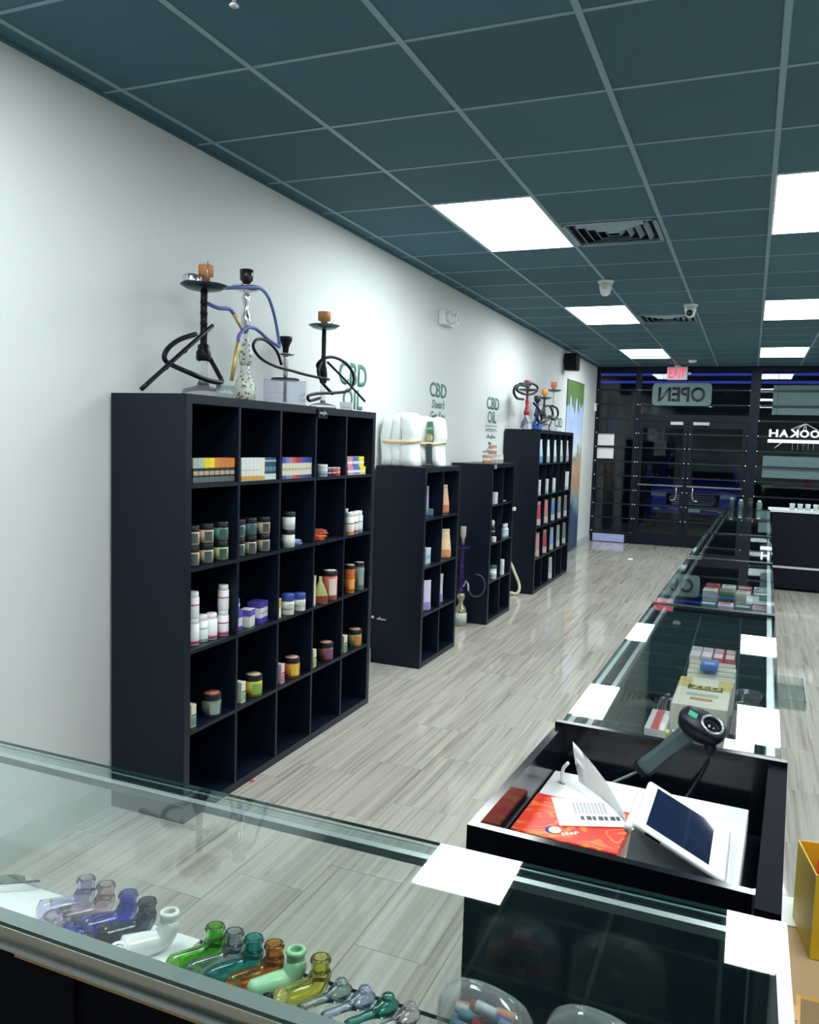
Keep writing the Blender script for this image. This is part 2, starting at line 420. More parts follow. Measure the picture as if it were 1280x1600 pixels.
# lavender sheet and kick panel low in the sidelight
lav = obj('kick_sheet', MB().b2((-2.47, Y0 - .006, .012), (-1.93, Y0 - .001, .145)), mat((.40, .43, .78), .5, key='lav'))
tag(lav, 'pale lavender sheet fixed low on the glass beside the entrance doors', 'panel')
m_brass = mat((.75, .72, .66), .2, 1., key='pull')
def door(n, xa, xb, hinge):
    d = struct(obj('door_%d' % n, MB(), m_frame)); st = .075
    obj('stile', MB().b2((xa + .004, Y0 + .012, .01), (xa + st, Y1 - .012, 2.105)), m_frame, d)
    obj('stile', MB().b2((xb - st, Y0 + .012, .01), (xb - .004, Y1 - .012, 2.105)), m_frame, d)
    obj('top_rail', MB().b2((xa + st, Y0 + .012, 2.0), (xb - st, Y1 - .012, 2.105)), m_frame, d)
    obj('bottom_rail', MB().b2((xa + st, Y0 + .012, .01), (xb - st, Y1 - .012, .21)), m_frame, d)
    obj('pane', MB().b2((xa + st, FY - .006, .21), (xb - st, FY + .006, 2.0)), m_wglass, d)
    obj('push_bar', MB().b2((xa + .03, Y0 - .05, 1.02), (xb - .03, Y0 - .02, 1.045)), m_brass, d)
    for x in (xa + .05, xb - .05): obj('bar_bracket', MB().b2((x - .012, Y0 - .03, 1.015), (x + .012, Y0 + .014, 1.05)), m_frame, d)
    hx = xb - .13 if hinge < 0 else xa + .13; s = hinge
    P = [(hx, Y0 - .005, 1.0), (hx, Y0 - .05, .99), (hx, Y0 - .055, .86), (hx - s * -.03, Y0 - .05, .80), (hx - s * -.09, Y0 - .02, .79)]
    obj('pull_handle', MB().tube(cr(P), .011, 8), m_brass, d)
    obj('door_closer', MB().b2((hx - .15 if hinge < 0 else hx - .05, Y0 - .05, 2.05), (hx + .05 if hinge < 0 else hx + .2, Y0 + .01, 2.10)), m_alu, d)
    return d
d1 = door(1, -1.785, -.985, -1); d2 = door(2, -.985, -.065, 1)
# horizontal security bars
def bars(label, xa, xb, zs, ends=True):
    t = thing('security_bars', label, 'security bars', ((xa + xb) / 2, Y0, 0))
    L_ = (xb - xa) / 2
    bm_ = MB().b2((-L_, -.012, -.012), (L_, .0, .012)).mesh('bar'); bm_.materials.append(m_bar)
    cm = MB().lathe([(.0, -.006), (.012, -.006), (.012, .004), (.007, .008), (0, .009)], 8, R=Matrix.Rotation(math.pi / 2, 3, 'X')).mesh('bolt'); cm.materials.append(m_chrome)
    for z in zs:
        b = obj('bar', bm_, m_bar, t, (0, 0, z))
        for s in (-1, 1):
            obj('bolt', cm, m_chrome, b, (s * (L_ - .02), -.016, 0))
zz = [.19 + .2435 * k for k in range(11)]
bars('dark horizontal security bars across the narrow sidelight by the banner', WX + .02, -1.80, zz)
bars('dark horizontal security bars across the door nearer the banner', -1.80, -1.0, zz[1:8])
bars('dark horizontal security bars across the door nearer the hookah sign', -.97, -.05, zz[1:8])
bars('dark horizontal security bars across the glass above both doors', -1.80, -.05, zz[9:])
bars('dark horizontal security bars across the window with the hookah sign', .07, 1.97, zz)

# ------------------------------------------------------------------ cube shelves
CELL, OUT, INN, DEP = .335, .038, .016, .39
SX = -2.124      # front plane
def cube_shelf(label, y0, cols, rows):
    W_ = 2 * OUT + cols * CELL + (cols - 1) * INN; H_ = 2 * OUT + rows * CELL + (rows - 1) * INN
    t = thing('cube_shelf', label, 'shelf', (SX - DEP / 2, y0 + W_ / 2, 0), 0, 'dark cube shelves along the white wall')
    hx = DEP / 2; hy = W_ / 2
    obj('side_panel', MB().b2((-hx, -hy, 0), (hx, -hy + OUT, H_ - OUT)), m_shelf, t)
    obj('side_panel', MB().b2((-hx, hy - OUT, 0), (hx, hy, H_ - OUT)), m_shelf, t)
    obj('top_panel', MB().b2((-hx, -hy, H_ - OUT), (hx, hy, H_)), m_shelf, t)
    obj('bottom_panel', MB().b2((-hx, -hy + OUT, 0), (hx, hy - OUT, OUT)), m_shelf, t)
    obj('back_panel', MB().b2((-hx, -hy + OUT, OUT), (-hx + .006, hy - OUT, H_ - OUT)), m_shelf, t)
    for k in range(1, rows):
        z = OUT + k * CELL + (k - 1) * INN
        obj('shelf_board', MB().b2((-hx + .006, -hy + OUT, z), (hx - .002, hy - OUT, z + INN)), m_shelf, t)
    dm = MB().b2((-hx + .006, -INN / 2, 0), (hx - .002, INN / 2, CELL)).mesh('divider'); dm.materials.append(m_shelf)
    for k in range(rows):
        for c in range(1, cols):
            obj('divider', dm, m_shelf, t, (0, -hy + OUT + c * (CELL + INN) - INN / 2, OUT + k * (CELL + INN)))
    return t, H_
S1Y, S2Y, S3Y, S4Y = 2.721, 5.393, 7.025, 8.733
s1, H5 = cube_shelf('tall dark five by five cube shelf with four hookahs, nearest the pipe counter', S1Y, 5, 5)
s2, H4 = cube_shelf('dark two by four cube shelf with white bundles on top', S2Y, 2, 4)
s3, _ = cube_shelf('dark two by four cube shelf with small candle jars on top', S3Y, 2, 4)
s4, _ = cube_shelf('tall dark five by five cube shelf beside the tree banner', S4Y, 5, 5)
ZR = [OUT + k * (CELL + INN) for k in (4, 3, 2, 1, 0)]         # tall shelf rows from the top
Z4 = ZR[1:]
# ------------------------------------------------------------------ product builders
ORD = ['first', 'second', 'third', 'fourth', 'fifth']; ORD7 = ['first', 'second', 'third', 'fourth', 'fifth', 'sixth', 'seventh', 'eighth', 'ninth']; ROWW = ['top', 'second', 'third', 'fourth', 'bottom']
def cell(r, c): return '%s-row %s cubby past the pipe counter' % (ROWW[r], ORD[c])
def shift(loc, r):
    d = Vector((loc[0], loc[1], 0)).normalized(); return (loc[0] + d.x * r, loc[1] + d.y * r, loc[2])
def carton(name, label, loc, w_, d_, h_, col, bands=(), group=None, rz=0., cat='box', rough=.4):
    """upright carton; loc is the middle of its front lower edge (front faces +X), w along Y"""
    t = thing(name, label, cat, (loc[0] - d_ / 2, loc[1], loc[2]), rz, group)
    obj('carton', MB().rbox((0, 0, h_ / 2), (d_, w_, h_), .0012, 1), mat(col, rough), t)
    for i, (a, b_, c) in enumerate(bands):
        nm = 'top_band' if a > .6 else ('foot_band' if b_ < .3 else 'printed_label')
        obj(nm, MB().b2((-d_ / 2 - .0006, -w_ / 2 + .0005 - (.001 if a > .6 or b_ < .3 else -.001), h_ * a), (d_ / 2 + .0008, w_ / 2 - .0005 + (.001 if a > .6 or b_ < .3 else -.001), h_ * b_ + (.0006 if b_ >= 1 else 0))), mat(c, rough), t)
    return t
def jar(name, label, loc, r, h_, body, lid, lab=None, group=None, lidh=.24, labz=(.12, .68), top=None, cat='jar', glass=False, patch=None):
    t = thing(name, label, cat, shift(loc, r), 0, group); hb = h_ * (1 - lidh)
    bm_ = solid_glass(body, .05, 1.2) if glass else mat(body, .25, noise=.35, scale=90)
    obj('body', MB().lathe([(0, 0), (r * .92, 0), (r * .98, h_ * .03), (r * .98, hb * .9), (r * .86, hb), (0, hb)], 18), bm_, t)
    obj('lid', MB().lathe([(0, hb - .002), (r * .98, hb - .002), (r, hb + h_ * .02), (r, h_ - .002), (r * .96, h_), (0, h_)], 18), mat(lid, .35), t)
    if lab:
        a, b_ = labz
        obj('printed_label', MB().lathe([(r * .985, h_ * a), (r * .995, h_ * a), (r * .995, h_ * b_), (r * .985, h_ * b_)], 18, cap=False), mat(lab, .4), t)
    if patch:
        a, b_ = labz; P = []; n = 7
        for k in range(n):
            an = -.75 + 1.1 * k / (n - 1) - .35
            P.append((r * 1.002 * math.cos(an), r * 1.002 * math.sin(an)))
        ring = [[(x, y, h_ * q) for x, y in P] + [(x * .985, y * .985, h_ * q) for x, y in reversed(P)] for q in (a + .08, b_ - .06)]
        obj('label_panel', MB().loft(ring, sm=False), mat(patch, .4), t)
    if top: obj('lid_sticker', MB().lathe([(0, h_ - .0005), (r * .8, h_ - .0005), (r * .8, h_ + .0006), (0, h_ + .0006)], 18), mat(top, .5), t)
    return t
def bottle(name, label, loc, r, h_, body, cap, band=None, group=None, foot=None, caph=.2, shoulder=.72, neck=.6, cat='bottle', capr=None):
    t = thing(name, label, cat, shift(loc, r), 0, group); zc = h_ * (1 - caph)
    obj('body', MB().lathe([(0, 0), (r * .94, 0), (r, h_ * .03), (r, h_ * shoulder), (r * .9, h_ * shoulder + (zc - h_ * shoulder) * .5), (r * neck, zc - .001), (r * neck, zc), (0, zc)], 16), mat(body, .3), t)
    cr_ = capr or neck * 1.1
    obj('cap', MB().lathe([(0, zc - .001), (r * cr_, zc - .001), (r * cr_, h_ - .002), (r * cr_ * .9, h_), (0, h_)], 16), mat(cap, .35), t)
    if band: obj('label_stripe', MB().lathe([(r * .99, h_ * .48), (r * 1.008, h_ * .48), (r * 1.008, h_ * .54), (r * .99, h_ * .54)], 16, cap=False), mat(band, .4), t)
    if foot: obj('foot_stripe', MB().lathe([(r * .97, h_ * .05), (r * 1.008, h_ * .05), (r * 1.008, h_ * .17), (r * .97, h_ * .17)], 16, cap=False), mat(foot, .4), t)
    return t
def pouch(name, label, loc, w_, h_, d_, col, col2=None, group=None, rz=-.85, taper=1., flare=0., seal='d8d8d8', cat='pouch', kind='pouch'):
    """stand-up bag: full at the foot, flat at the top seal; w along Y"""
    t = thing(name, label, cat, loc, rz, group); R_ = []; n = 14
    for q, dd, ww in ((0, .75, .92), (.06, 1, 1), (.3, .95, 1 - flare * .2), (.6, .6, 1 - (1 - taper) * .5 - flare * .3), (.85, .25, taper - flare * .1), (.93, .06, taper)):
        R_.append([(d_ / 2 * dd * math.copysign(abs(math.cos(a)) ** .8, math.cos(a)), w_ / 2 * ww * math.copysign(abs(math.sin(a)) ** .6, math.sin(a)), h_ * q) for a in [2 * math.pi * k / n for k in range(n)]])
    obj('bag_body', MB().loft(R_), mat(col, .35, noise=.12, scale=25), t)
    obj('top_seal', MB().rbox((0, 0, h_ * .955), (.004, w_ * taper, h_ * .09), .001, 1), mat(seal, .4), t)
    if col2:
        q0, q1 = (.05, .32); R2 = []
        for q, dd, ww in ((.05, 1.0, 1.0), (.3, .96, 1 - flare * .2)):
            R2.append([((d_ / 2 * dd + .0012) * math.copysign(abs(math.cos(a)) ** .8, math.cos(a)), (w_ / 2 * ww + .0012) * math.copysign(abs(math.sin(a)) ** .6, math.sin(a)), h_ * q) for a in [2 * math.pi * k / n for k in range(n)]])
        obj('printed_foot', MB().loft(R2, cap=False), mat(col2, .4), t)
    return t

# ---- tall shelf, top row
z = ZR[0]
for k, c in enumerate(['9fb0a8', 'a9c0b4', 'e8d21a', 'f0dc10', 'd98a3a', 'cf7f3c', 'd07a2c', 'd8842e']):
    n = {'9': 'grey', 'a': 'grey', 'e': 'yellow', 'f': 'yellow'}.get(c[0], 'orange')
    carton('slim_box', '%s slim black box, %s-topped, in %s' % (ORD7[k], n, cell(0, 0)), (-2.14, 2.806 + k * .0372, z), .035, .05, .108, '1c2226', [(.62, 1., c), (.34, .5, 'b9a48c'), (.06, .26, '5a6664')], 'slim boxes in the first top cubby')
for k in range(9):
    if k < 5: carton('slim_box', '%s slim white gold-footed box in %s' % (ORD7[k], cell(0, 1)), (-2.14, 3.154 + k * .0328, z), .031, .05, .107, 'e4e6e2', [(.03, .22, 'd7a548'), (.45, .5, 'c4c8c6')], 'slim white boxes in the second top cubby')
    elif k < 6: carton('slim_box', 'slim cream box, %s' % cell(0, 1), (-2.14, 3.154 + k * .0328, z), .031, .05, .107, 'e9e6cf', [(.03, .2, 'd7b468')], 'slim white boxes in the second top cubby')
    else: carton('slim_box', '%s slim navy white-footed box in %s' % (ORD7[k - 6], cell(0, 1)), (-2.14, 3.154 + k * .0328, z), .031, .05, .107, '1f4a63', [(.02, .28, 'dfe6e6'), (.82, .9, '9cc0cf'), (.4, .6, '5c8ea3')], 'slim white boxes in the second top cubby')
for k, c in enumerate(['4a56b8', '8b84c8', 'b08ab8', 'd8553f', 'c0303c', '7a3f9a', '3a4aa0', '2f3f96', '2b3a8c']):
    n = 'red' if k in (3, 4) else ('lilac' if k in (1, 2) else 'blue')
    carton('slim_box', '%s slim cream box, %s-ended, in %s' % (ORD7[k], n, cell(0, 2)), (-2.14, 3.508 + k * .0328, z), .031, .05, .106, 'e3ddc8', [(.74, 1., c), (.02, .16, c), (.4, .5, 'b9b3a0')], 'slim cream boxes in the third top cubby')
jar('tub', 'small white tub with pale lid, %s' % cell(0, 3), (-2.14, 3.9, z), .03, .066, 'd4dadc', 'eef0f0', 'a9b6ba', labz=(.1, .6))
for k, (c, n) in enumerate((('2c2f78', 'navy'), ('a3272f', 'dark red'), ('cf6a5c', 'salmon'))):
    jar('tin', 'small %s tin, %s' % (n, cell(0, 3)), (-2.15, 3.975 + k * .052, z), .025, .048, c, 'c9b0a8', 'd8c8c0', labz=(.3, .45), lidh=.12, cat='tin')
for k, (c, n) in enumerate((('e08aa0', 'pink'), ('3f74c8', 'blue'), ('e6d81c', 'yellow'))):
    carton('flavour_box', '%s box in the lower tier, %s' % (n, cell(0, 4)), (-2.14, 4.245 + k * .079, z), .076, .06, .046, 'efe6ea', [(.1, .29, c), (.62, 1., c)], 'bright boxes in the last top cubby')
    carton('flavour_box', '%s box on the upper tier, %s' % (n, cell(0, 4)), (-2.142, 4.238 + k * .074, z + .0462), .071, .06, .06, c, [(.3, .55, 'e8e2ea')], 'bright boxes in the last top cubby')
bottle('slim_bottle', 'thin yellow bottle, %s' % cell(0, 4), (-2.24, 4.25, z), .014, .175, 'b8a82a', 'e8e8d8', caph=.18)

# ---- second row: black-lidded jars
z = ZR[1]
def stack(y, x, r, h_, lab1, lab2, c, o):
    n = 2
    for k in range(n):
        jar('edible_jar', '%s %s-label jar of the %s stack, %s' % (('lower', 'upper')[k], (lab1, lab2)[k][1], o, cell(1, c)), (x, y, z + k * h_ * 1.003), r, h_, '2a3436', '12161c', (lab1, lab2)[k][0], 'black-lidded jars in the second row', patch='3d5452', labz=(.08, .7))
GR, TN, LM, BL = ('7c8f86', 'grey-green'), ('c0a488', 'tan'), ('a9c07a', 'lime'), ('4a6a7c', 'slate blue')
stack(2.795, -2.15, .033, .087, TN, TN, 0, 'first'); stack(2.893, -2.15, .033, .087, TN, TN, 0, 'second'); stack(3.0, -2.15, .034, .087, LM, ('4c7a72', 'teal'), 0, 'third')
stack(3.135, -2.15, .032, .087, GR, GR, 1, 'first'); stack(3.231, -2.15, .031, .087, TN, BL, 1, 'second'); stack(3.345, -2.15, .032, .085, TN, TN, 1, 'third')
for k in range(2):
    jar('white_jar', 'white jar with black lid, %s of two, %s' % (('lower', 'upper')[k], cell(1, 2)), (-2.14, 3.56, z + k * .0905), .034, .09, 'cfd6d8', '14181e', 'e6eaea', labz=(.06, .7))
def sachet(name, label, loc, w_, l_, h_, col, rz, group, tilt=.06):
    o = obj(name, MB().loft([[(a * l_ / 2 * s_, b_ * w_ / 2 * s_, q) for a, b_ in ((-1, -1), (1, -1), (1, 1), (-1, 1))] for q, s_ in ((0, .96), (h_ * .5, 1), (h_, .8))], sm=False), mat(col, .3, noise=.5, scale=40), None, loc, (0, 0, rz)); tag(o, label, 'sachet', group); return o
for k, c in enumerate(('6f8fc4', 'b9cbe4')): sachet('sachet', '%s foil sachet lying flat beside stacked white jars' % ('blue', 'pale blue')[k], (-2.2 - .02 * k, 3.7 + .02 * k, z + .012 * k), .06, .1, .011, c, .3 - .5 * k, 'blue sachets in the second row')
for k, c in enumerate(('b8402a', 'd9772f', 'a8301f', 'd46a58')): sachet('sachet', '%s foil sachet in a loose pile, %s' % (('brick red', 'orange', 'dark red', 'salmon')[k], cell(1, 3)), (-2.2 - .012 * k, 3.93 + .04 * k, z + .0115 * k), .075, .11, .011, c, .2 + .35 * k * (-1) ** k, 'red sachets in the second row')
for k, (c, n) in enumerate((('d98a3a', 'orange'), ('b83a30', 'red'), ('7fa6d6', 'blue'))):
    bottle('vitamin_bottle', 'white bottle with %s label, %s' % (n, cell(1, 4)), (-2.14 - .008 * k, 4.24 + k * .075, z), .029, .13, 'e6eaea', 'f2f4f4', c, 'labelled bottles in the last second-row cubby', c, .2, .78, .75)
bottle('vitamin_bottle', 'plain white bottle, %s' % cell(1, 4), (-2.235, 4.37, z), .03, .14, 'dfe4e6', 'eef0f0', '9aa8b0', 'labelled bottles in the last second-row cubby')

# ---- third row
z = ZR[2]
MG, TQ = 'cc4f7c', '7fcbb8'
for i, (x, y, b_, f_, n) in enumerate(((-2.172, 2.838, None, MG, 'with magenta foot'), (-2.178, 2.908, TQ, 'a8dccb', 'with mint stripe'), (-2.166, 2.96, None, MG, 'with wide magenta foot'), (-2.163, 3.042, 'd0687e', MG, 'with rose stripe'))):
    bottle('pill_bottle', 'white pill bottle %s, %s' % (n, cell(2, 0)), (x, y, z), .027, .118, 'f0f2f2', 'fafafa', b_, 'white pill bottles in the third row', f_, .2, .78, .8)
for x, y, n in ((-2.172, 2.838, 'over the magenta-footed one'), (-2.163, 3.042, 'over the rose-striped one')):
    bottle('pill_bottle', 'pill bottle %s, %s' % (n, cell(2, 0)), (x, y, z + .1185), .026, .115, 'f0f2f2', 'fafafa', 'd0687e', 'white pill bottles in the third row', None, .2, .78, .8)
carton('remedy_box', 'purple-blue and white box under another, %s' % cell(2, 1), (-2.165, 3.165, z), .07, .07, .092, 'e2e4ec', [(.64, 1., '5a50b8'), (.0, .2, '5a50b8')], 'purple boxes in the third row')
carton('remedy_box', 'tilted purple-blue box atop another, %s' % cell(2, 1), (-2.172, 3.163, z + .0926), .06, .06, .055, '6a60c8', [(.3, .58, 'd6d8ec')], 'purple boxes in the third row', .25)
carton('remedy_box', 'small cream box with purple-blue corner, %s' % cell(2, 1), (-2.155, 3.265, z), .06, .055, .085, 'e3e2d6', [(.62, .98, '5f58bc')], 'purple boxes in the third row', .2)
carton('remedy_box', 'large box with purple-blue top and foot, %s' % cell(2, 1), (-2.16, 3.375, z), .082, .07, .103, 'dfe3ea', [(.72, 1., '5046a8'), (0, .25, '5046a8'), (.45, .5, '8a90a8')], 'purple boxes in the third row', .12)
carton('remedy_box', 'narrow orange and white box, %s' % cell(2, 2), (-2.14, 3.49, z), .03, .06, .1, 'e9e2cc', [(.55, .95, 'd9a24a')])
for k, (y, h_) in enumerate(((3.565, .106), (3.68, .092))):
    jar('remedy_jar', '%s white jar with royal blue lid, %s' % (('taller', 'shorter')[k], cell(2, 2)), (-2.14, y, z), .035, h_, 'dfe2da', '2f4aa0', 'e6e4d4', labz=(.25, .62), lidh=.3, top='34509f', patch='c9d0c8')
jar('candy_jar', 'large red and white candy jar, %s' % cell(2, 3), (-2.14, 4.012, z), .046, .167, 'a8453c', '16181e', 'c86a5e', lidh=.14, labz=(.1, .8), top='c9c4be', patch='e8d8cc')
carton('cream_box', 'tall narrow cream box, %s' % cell(2, 3), (-2.14, 3.845, z), .03, .06, .165, 'd9d0a8', [(.85, 1., 'c8bc88')])
t = pouch('cone_bag', 'green and yellow cone-shaped sweet bag, %s' % cell(2, 3), (-2.15, 3.925, z), .085, .15, .06, 'a8b070', '8a3a2a', taper=.2, seal='c9c890')
jar('candy_jar', 'tall orange and yellow candy jar, %s' % cell(2, 4), (-2.14, 4.262, z), .033, .168, 'd06a2c', '16181e', 'cf7038', lidh=.12, labz=(.08, .5), top='b8b4ae', patch='e8b040')
jar('candy_jar', 'tall grey-green candy jar, %s' % cell(2, 4), (-2.14, 4.386, z), .033, .168, '5f7268', '16181e', '6d8276', lidh=.12, labz=(.1, .8), top='b0b4ae', patch='93a69a')

# ---- fourth row: squat sweet jars with a small box each
z = ZR[3]
F = [('5f8a86', 'd8d4b8', 'aqua', '55605a', 'dark green', 'b86a5a'), ('8fb08a', 'e0e4d8', 'sage', 'c0b040', 'lime and orange', 'c9b890'), ('d06a8a', 'e8c8cc', 'pink', 'd0782c', 'orange', 'c8a088'), ('a8b86a', 'd8dcb8', 'olive', '6a4438', 'brown', 'c09070'), ('5f8a6a', 'd0ccb8', 'moss', '90884a', 'olive and orange', 'b89080')]
YS = [2.818, 3.193, 3.545, 3.88, 4.25]; YJ = [2.947, 3.279, 3.637, 4.007, 4.375]
for c in range(5):
    f = F[c]
    carton('sweet_box', 'small pale box with %s print, %s' % (f[2], cell(3, c)), (-2.148, YS[c], z), .034 if c < 4 else .045, .045, .1, f[1], [(.08, .45, f[0]), (.5, .56, '3a3030')], 'small boxes in the fourth row')
    jar('sweet_jar', 'squat %s sweet jar, %s' % (f[4], cell(3, c)), (-2.152, YJ[c], z), .044, .105, f[3], '15161b', f[3], 'squat jars in the fourth row', lidh=.24, labz=(.05, .7), top=f[5], patch=['8aa098', '7fae4c', 'e0c044', '7a4a6a', 'c07a40'][c])

# ---- two by four shelf with bundles
q = 'of the bundle-topped shelf'
z = Z4[0]
pouch('squeeze_tube', 'tall lavender squeeze tube, top row %s' % q, (-2.235, 5.69, z), .05, .225, .04, 'b0aed6', None, seal='c4c2e0', cat='tube')
carton('trinket_box', 'small green and navy box in front of the lavender tube', (-2.15, 5.632, z), .05, .04, .06, '5f8478', [(.0, .28, '2a3a78')], rz=.3)
pouch('peach_pouch', 'slim peach pouch, top row %s' % q, (-2.2, 6.01, z), .075, .225, .05, 'e0b894', 'd07a50', taper=.6, seal='ecd8b8')
z = Z4[1]
for k in range(3):
    carton('pale_box', '%s pale blue box in a row of three %s' % (ORD7[k], q), (-2.17, 5.592 + k * .031, z), .029, .05, .118, 'c4d8e6', [(.35, .58, '8fb8d4'), (.9, 1., 'dfe8ee')], 'pale blue boxes')
pouch('peach_pouch', 'broad rounded peach pouch, second row %s' % q, (-2.18, 5.985, z), .11, .23, .06, 'e2c89a', 'd88a5c', taper=.75, seal='ece0be')
z = Z4[2]
pouch('lavender_pouch', 'wide lavender pouch tilted sideways, third row %s' % q, (-2.175, 5.6, z), .085, .23, .05, 'cfc8e0', '9a8cc8', rz=-.6, taper=1.1, seal='e0dcec')
pouch('squeeze_tube', 'narrow white and lavender tube, third row %s' % q, (-2.19, 5.945, z), .05, .23, .045, 'd0d4ea', '8a94cc', taper=1.05, flare=.5, seal='e4e6f2', cat='tube')

# ---- two by four shelf with candles
q = 'of the candle-topped shelf'
z = Z4[0]
carton('white_box', 'square white box, top row %s' % q, (-2.155, 7.29, z), .09, .08, .107, 'd4dee4', [(.6, .63, 'aab8c0')])
bottle('dropper_bottle', 'thin white bottle behind the square white box, top row %s' % q, (-2.255, 7.255, z), .014, .16, 'd8dee0', 'e8ecec')
o = obj('saucer', MB().lathe([(0, 0), (.028, 0), (.05, .012), (.047, .014), (.027, .004), (0, .004)], 20), mat((.6, .68, .68), .2), None, (-2.2, 7.6, z)); tag(o, 'shallow pale saucer lying in the top row %s' % q, 'saucer')
z = Z4[1]
for k in range(3): bottle('dropper_bottle', '%s black white-capped bottle, second row %s' % (ORD7[k], q), (-2.165 - .02 * k, 7.24 + k * .06, z), .022, .19, '14161c', 'dfe4e6', 'c8ced2', 'black bottles', None, .22, .66, .5, capr=.7)
jar('tub', 'tiny white tub in front of black bottles %s' % q, (-2.14, 7.2, z), .024, .05, 'd8dee0', 'e8ecee')
for k in range(2): bottle('tincture_bottle', '%s white blue-labelled bottle, second row %s' % (ORD7[k], q), (-2.16, 7.6 + k * .075, z), .026, .135, 'dfe6ea', 'eef2f2', '6aa8d0', 'blue-labelled bottles', '8cc0dc', .3, .6, .5, capr=.6)
z = Z4[2]
jar('tub', 'white tub with green lid, third row %s' % q, (-2.146, 7.243, z), .034, .125, 'd6e0dc', '2f7068', 'e2e8e4', labz=(.2, .6), lidh=.2)
carton('white_box', 'upright white box, third row %s' % q, (-2.139, 7.56, z), .07, .06, .145, 'e2e8ea', [(.3, .58, 'bcd0c0')])
# candle jars on top
z = H4
for i, (x, y, kk, c, n) in enumerate(((-2.185, 7.03, 0, 'c98a6c', 'copper'), (-2.20, 7.21, 0, 'c8bcb4', 'pale'), (-2.20, 7.30, 0, 'd6d8d6', 'white'), (-2.20, 7.39, 0, 'd4d6d4', 'white'), (-2.2, 7.48, 0, 'd8dad8', 'white'), (-2.2, 7.255, 1, 'cf9478', 'copper'))):
    lb = {0: 'single copper candle jar set apart on the shelf top', 5: 'copper candle jar perched on top of the white ones'}.get(i, '%s candle jar in the row on the shelf top, %s from the end' % (n, ORD7[i - 1]))
    jar('candle_jar', lb, (x, y, z + kk * .0855), .04, .085, c, 'cfd0cc', 'e6dcd4', 'candle jars' if i in (2, 3, 4) else None, lidh=.1, labz=(.3, .6), cat='candle')

# ---- far tall shelf
q = 'of the shelf beside the banner'
for c in range(5):
    y = S4Y + OUT + c * (CELL + INN) + CELL / 2
    wc = ORD[c] + ' cubby from the candle-topped shelf'
    pouch('hanging_bag', '%s clear-backed bag, top row, %s' % (('blue and white', 'white', 'white', 'grey-white', 'white')[c], wc), (-2.2, y - .02, ZR[0]), .16, .27, .05, ('a9c4d8', 'c4d0d0', 'c8d2d2', 'b8c6c4', 'c0cccc')[c], ('4f86b8', '93a3a0', '93a3a0', '8a9a96', '9aa8a4')[c], taper=.85, seal='d8e0e0', cat='bag')
    if c != 3:
        carton('white_box', 'slim white box, second row, %s %s' % (ORD[c] + ' cubby', q), (-2.128, y - .06 + (.1 if c == 4 else .02 * c), ZR[1]), .05 - .004 * c, .045, .17 + (.06 if c == 4 else 0), 'e4e8e4', [(.02, .2, 'a8c8d0')])
    for r in (2, 3):
        cl = (('a04050', 'b06a70', '4a78b0', '6a7a80', '5f6a66'), ('b8808a', '9a3a50', '7a98c0', '7f8e86', '6a766e'))[r - 2][c]
        nm = (('crimson', 'rose', 'blue', 'grey', 'olive grey'), ('dusty pink', 'wine red', 'pale blue', 'sage', 'grey-green'))[r - 2][c]
        pouch('snack_pouch', '%s pouch with gold header, %s row, %s %s' % (nm, ROWW[r], ORD[c] + ' cubby', q), (-2.19, y - .03, ZR[r]), .16, .28, .05, cl, 'b0a8a0', taper=.95, seal='a8904a')
    if c == 2:
        pouch('snack_pouch', 'silver-grey pouch alone in the bottom row %s' % q, (-2.19, y - .03, ZR[4]), .16, .27, .05, '9aa8ac', 'b8c2c4', taper=.95, seal='b8b48a')

# ------------------------------------------------------------------ white bundles on the second shelf
m_cloth = mat((.86, .9, .9), .7, key='cloth', noise=.04, scale=60); m_band = mat((.72, .58, .36), .5, key='band')
def bundle(label, cx, cy, folds, h_, band_z, lab=None):
    t = thing('bag_bundle', label, 'bundle', (cx, cy, H4), 0, None)
    x = 0
    for i, (dx, dy, w_, d_, hh) in enumerate(folds):
        R_ = []; n = 18
        for q, s_ in ((0, .82), (.03, .97), (.15, 1.04), (.42, .93), (.5, .9), (.58, .95), (.85, 1.0), (.95, .93), (.985, .72), (1., .3)):
            R_.append([(dx + w_ / 2 * s_ * math.copysign(abs(math.cos(a)) ** .55, math.cos(a)) + .012 * math.sin(9 * q + i), dy + d_ / 2 * s_ * math.copysign(abs(math.sin(a)) ** .55, math.sin(a)), hh * q) for a in [2 * math.pi * k / n for k in range(n)]])
        obj('fold', MB().loft(R_), m_cloth, t)
    xa = min(f[0] - f[2] / 2 for f in folds); xb = max(f[0] + f[2] / 2 for f in folds); ya = min(f[1] - f[3] / 2 for f in folds); yb = max(f[1] + f[3] / 2 for f in folds)
    n = 28; rg = []
    for dr, z_ in ((.0, band_z), (.004, band_z), (.004, band_z + .028), (0, band_z + .028)):
        rg.append([((xa + xb) / 2 + ((xb - xa) / 2 * .955 + dr) * math.copysign(abs(math.cos(a)) ** .4, math.cos(a)), (ya + yb) / 2 + ((yb - ya) / 2 * .955 + dr) * math.copysign(abs(math.sin(a)) ** .4, math.sin(a)), z_ + .012 * math.sin(a)) for a in [2 * math.pi * k / n for k in range(n)]])
    obj('band', MB().loft(rg, cap=False), m_band, t)
    if lab:
        for z0_, z1_, c in ((.03, .17, '3f4c50'), (.25, .335, '4f7a5c'), (.19, .23, 'b8b47c'), (.275, .29, '9ac0a0')):
            obj('printed_panel', MB().rbox((lab[0], lab[1], (z0_ + z1_) / 2), (.045, .012 if c != '9ac0a0' else .015, z1_ - z0_), .002, 1, R=Matrix.Rotation(-.06, 3, 'Y')), mat(c, .5), t)
    return t
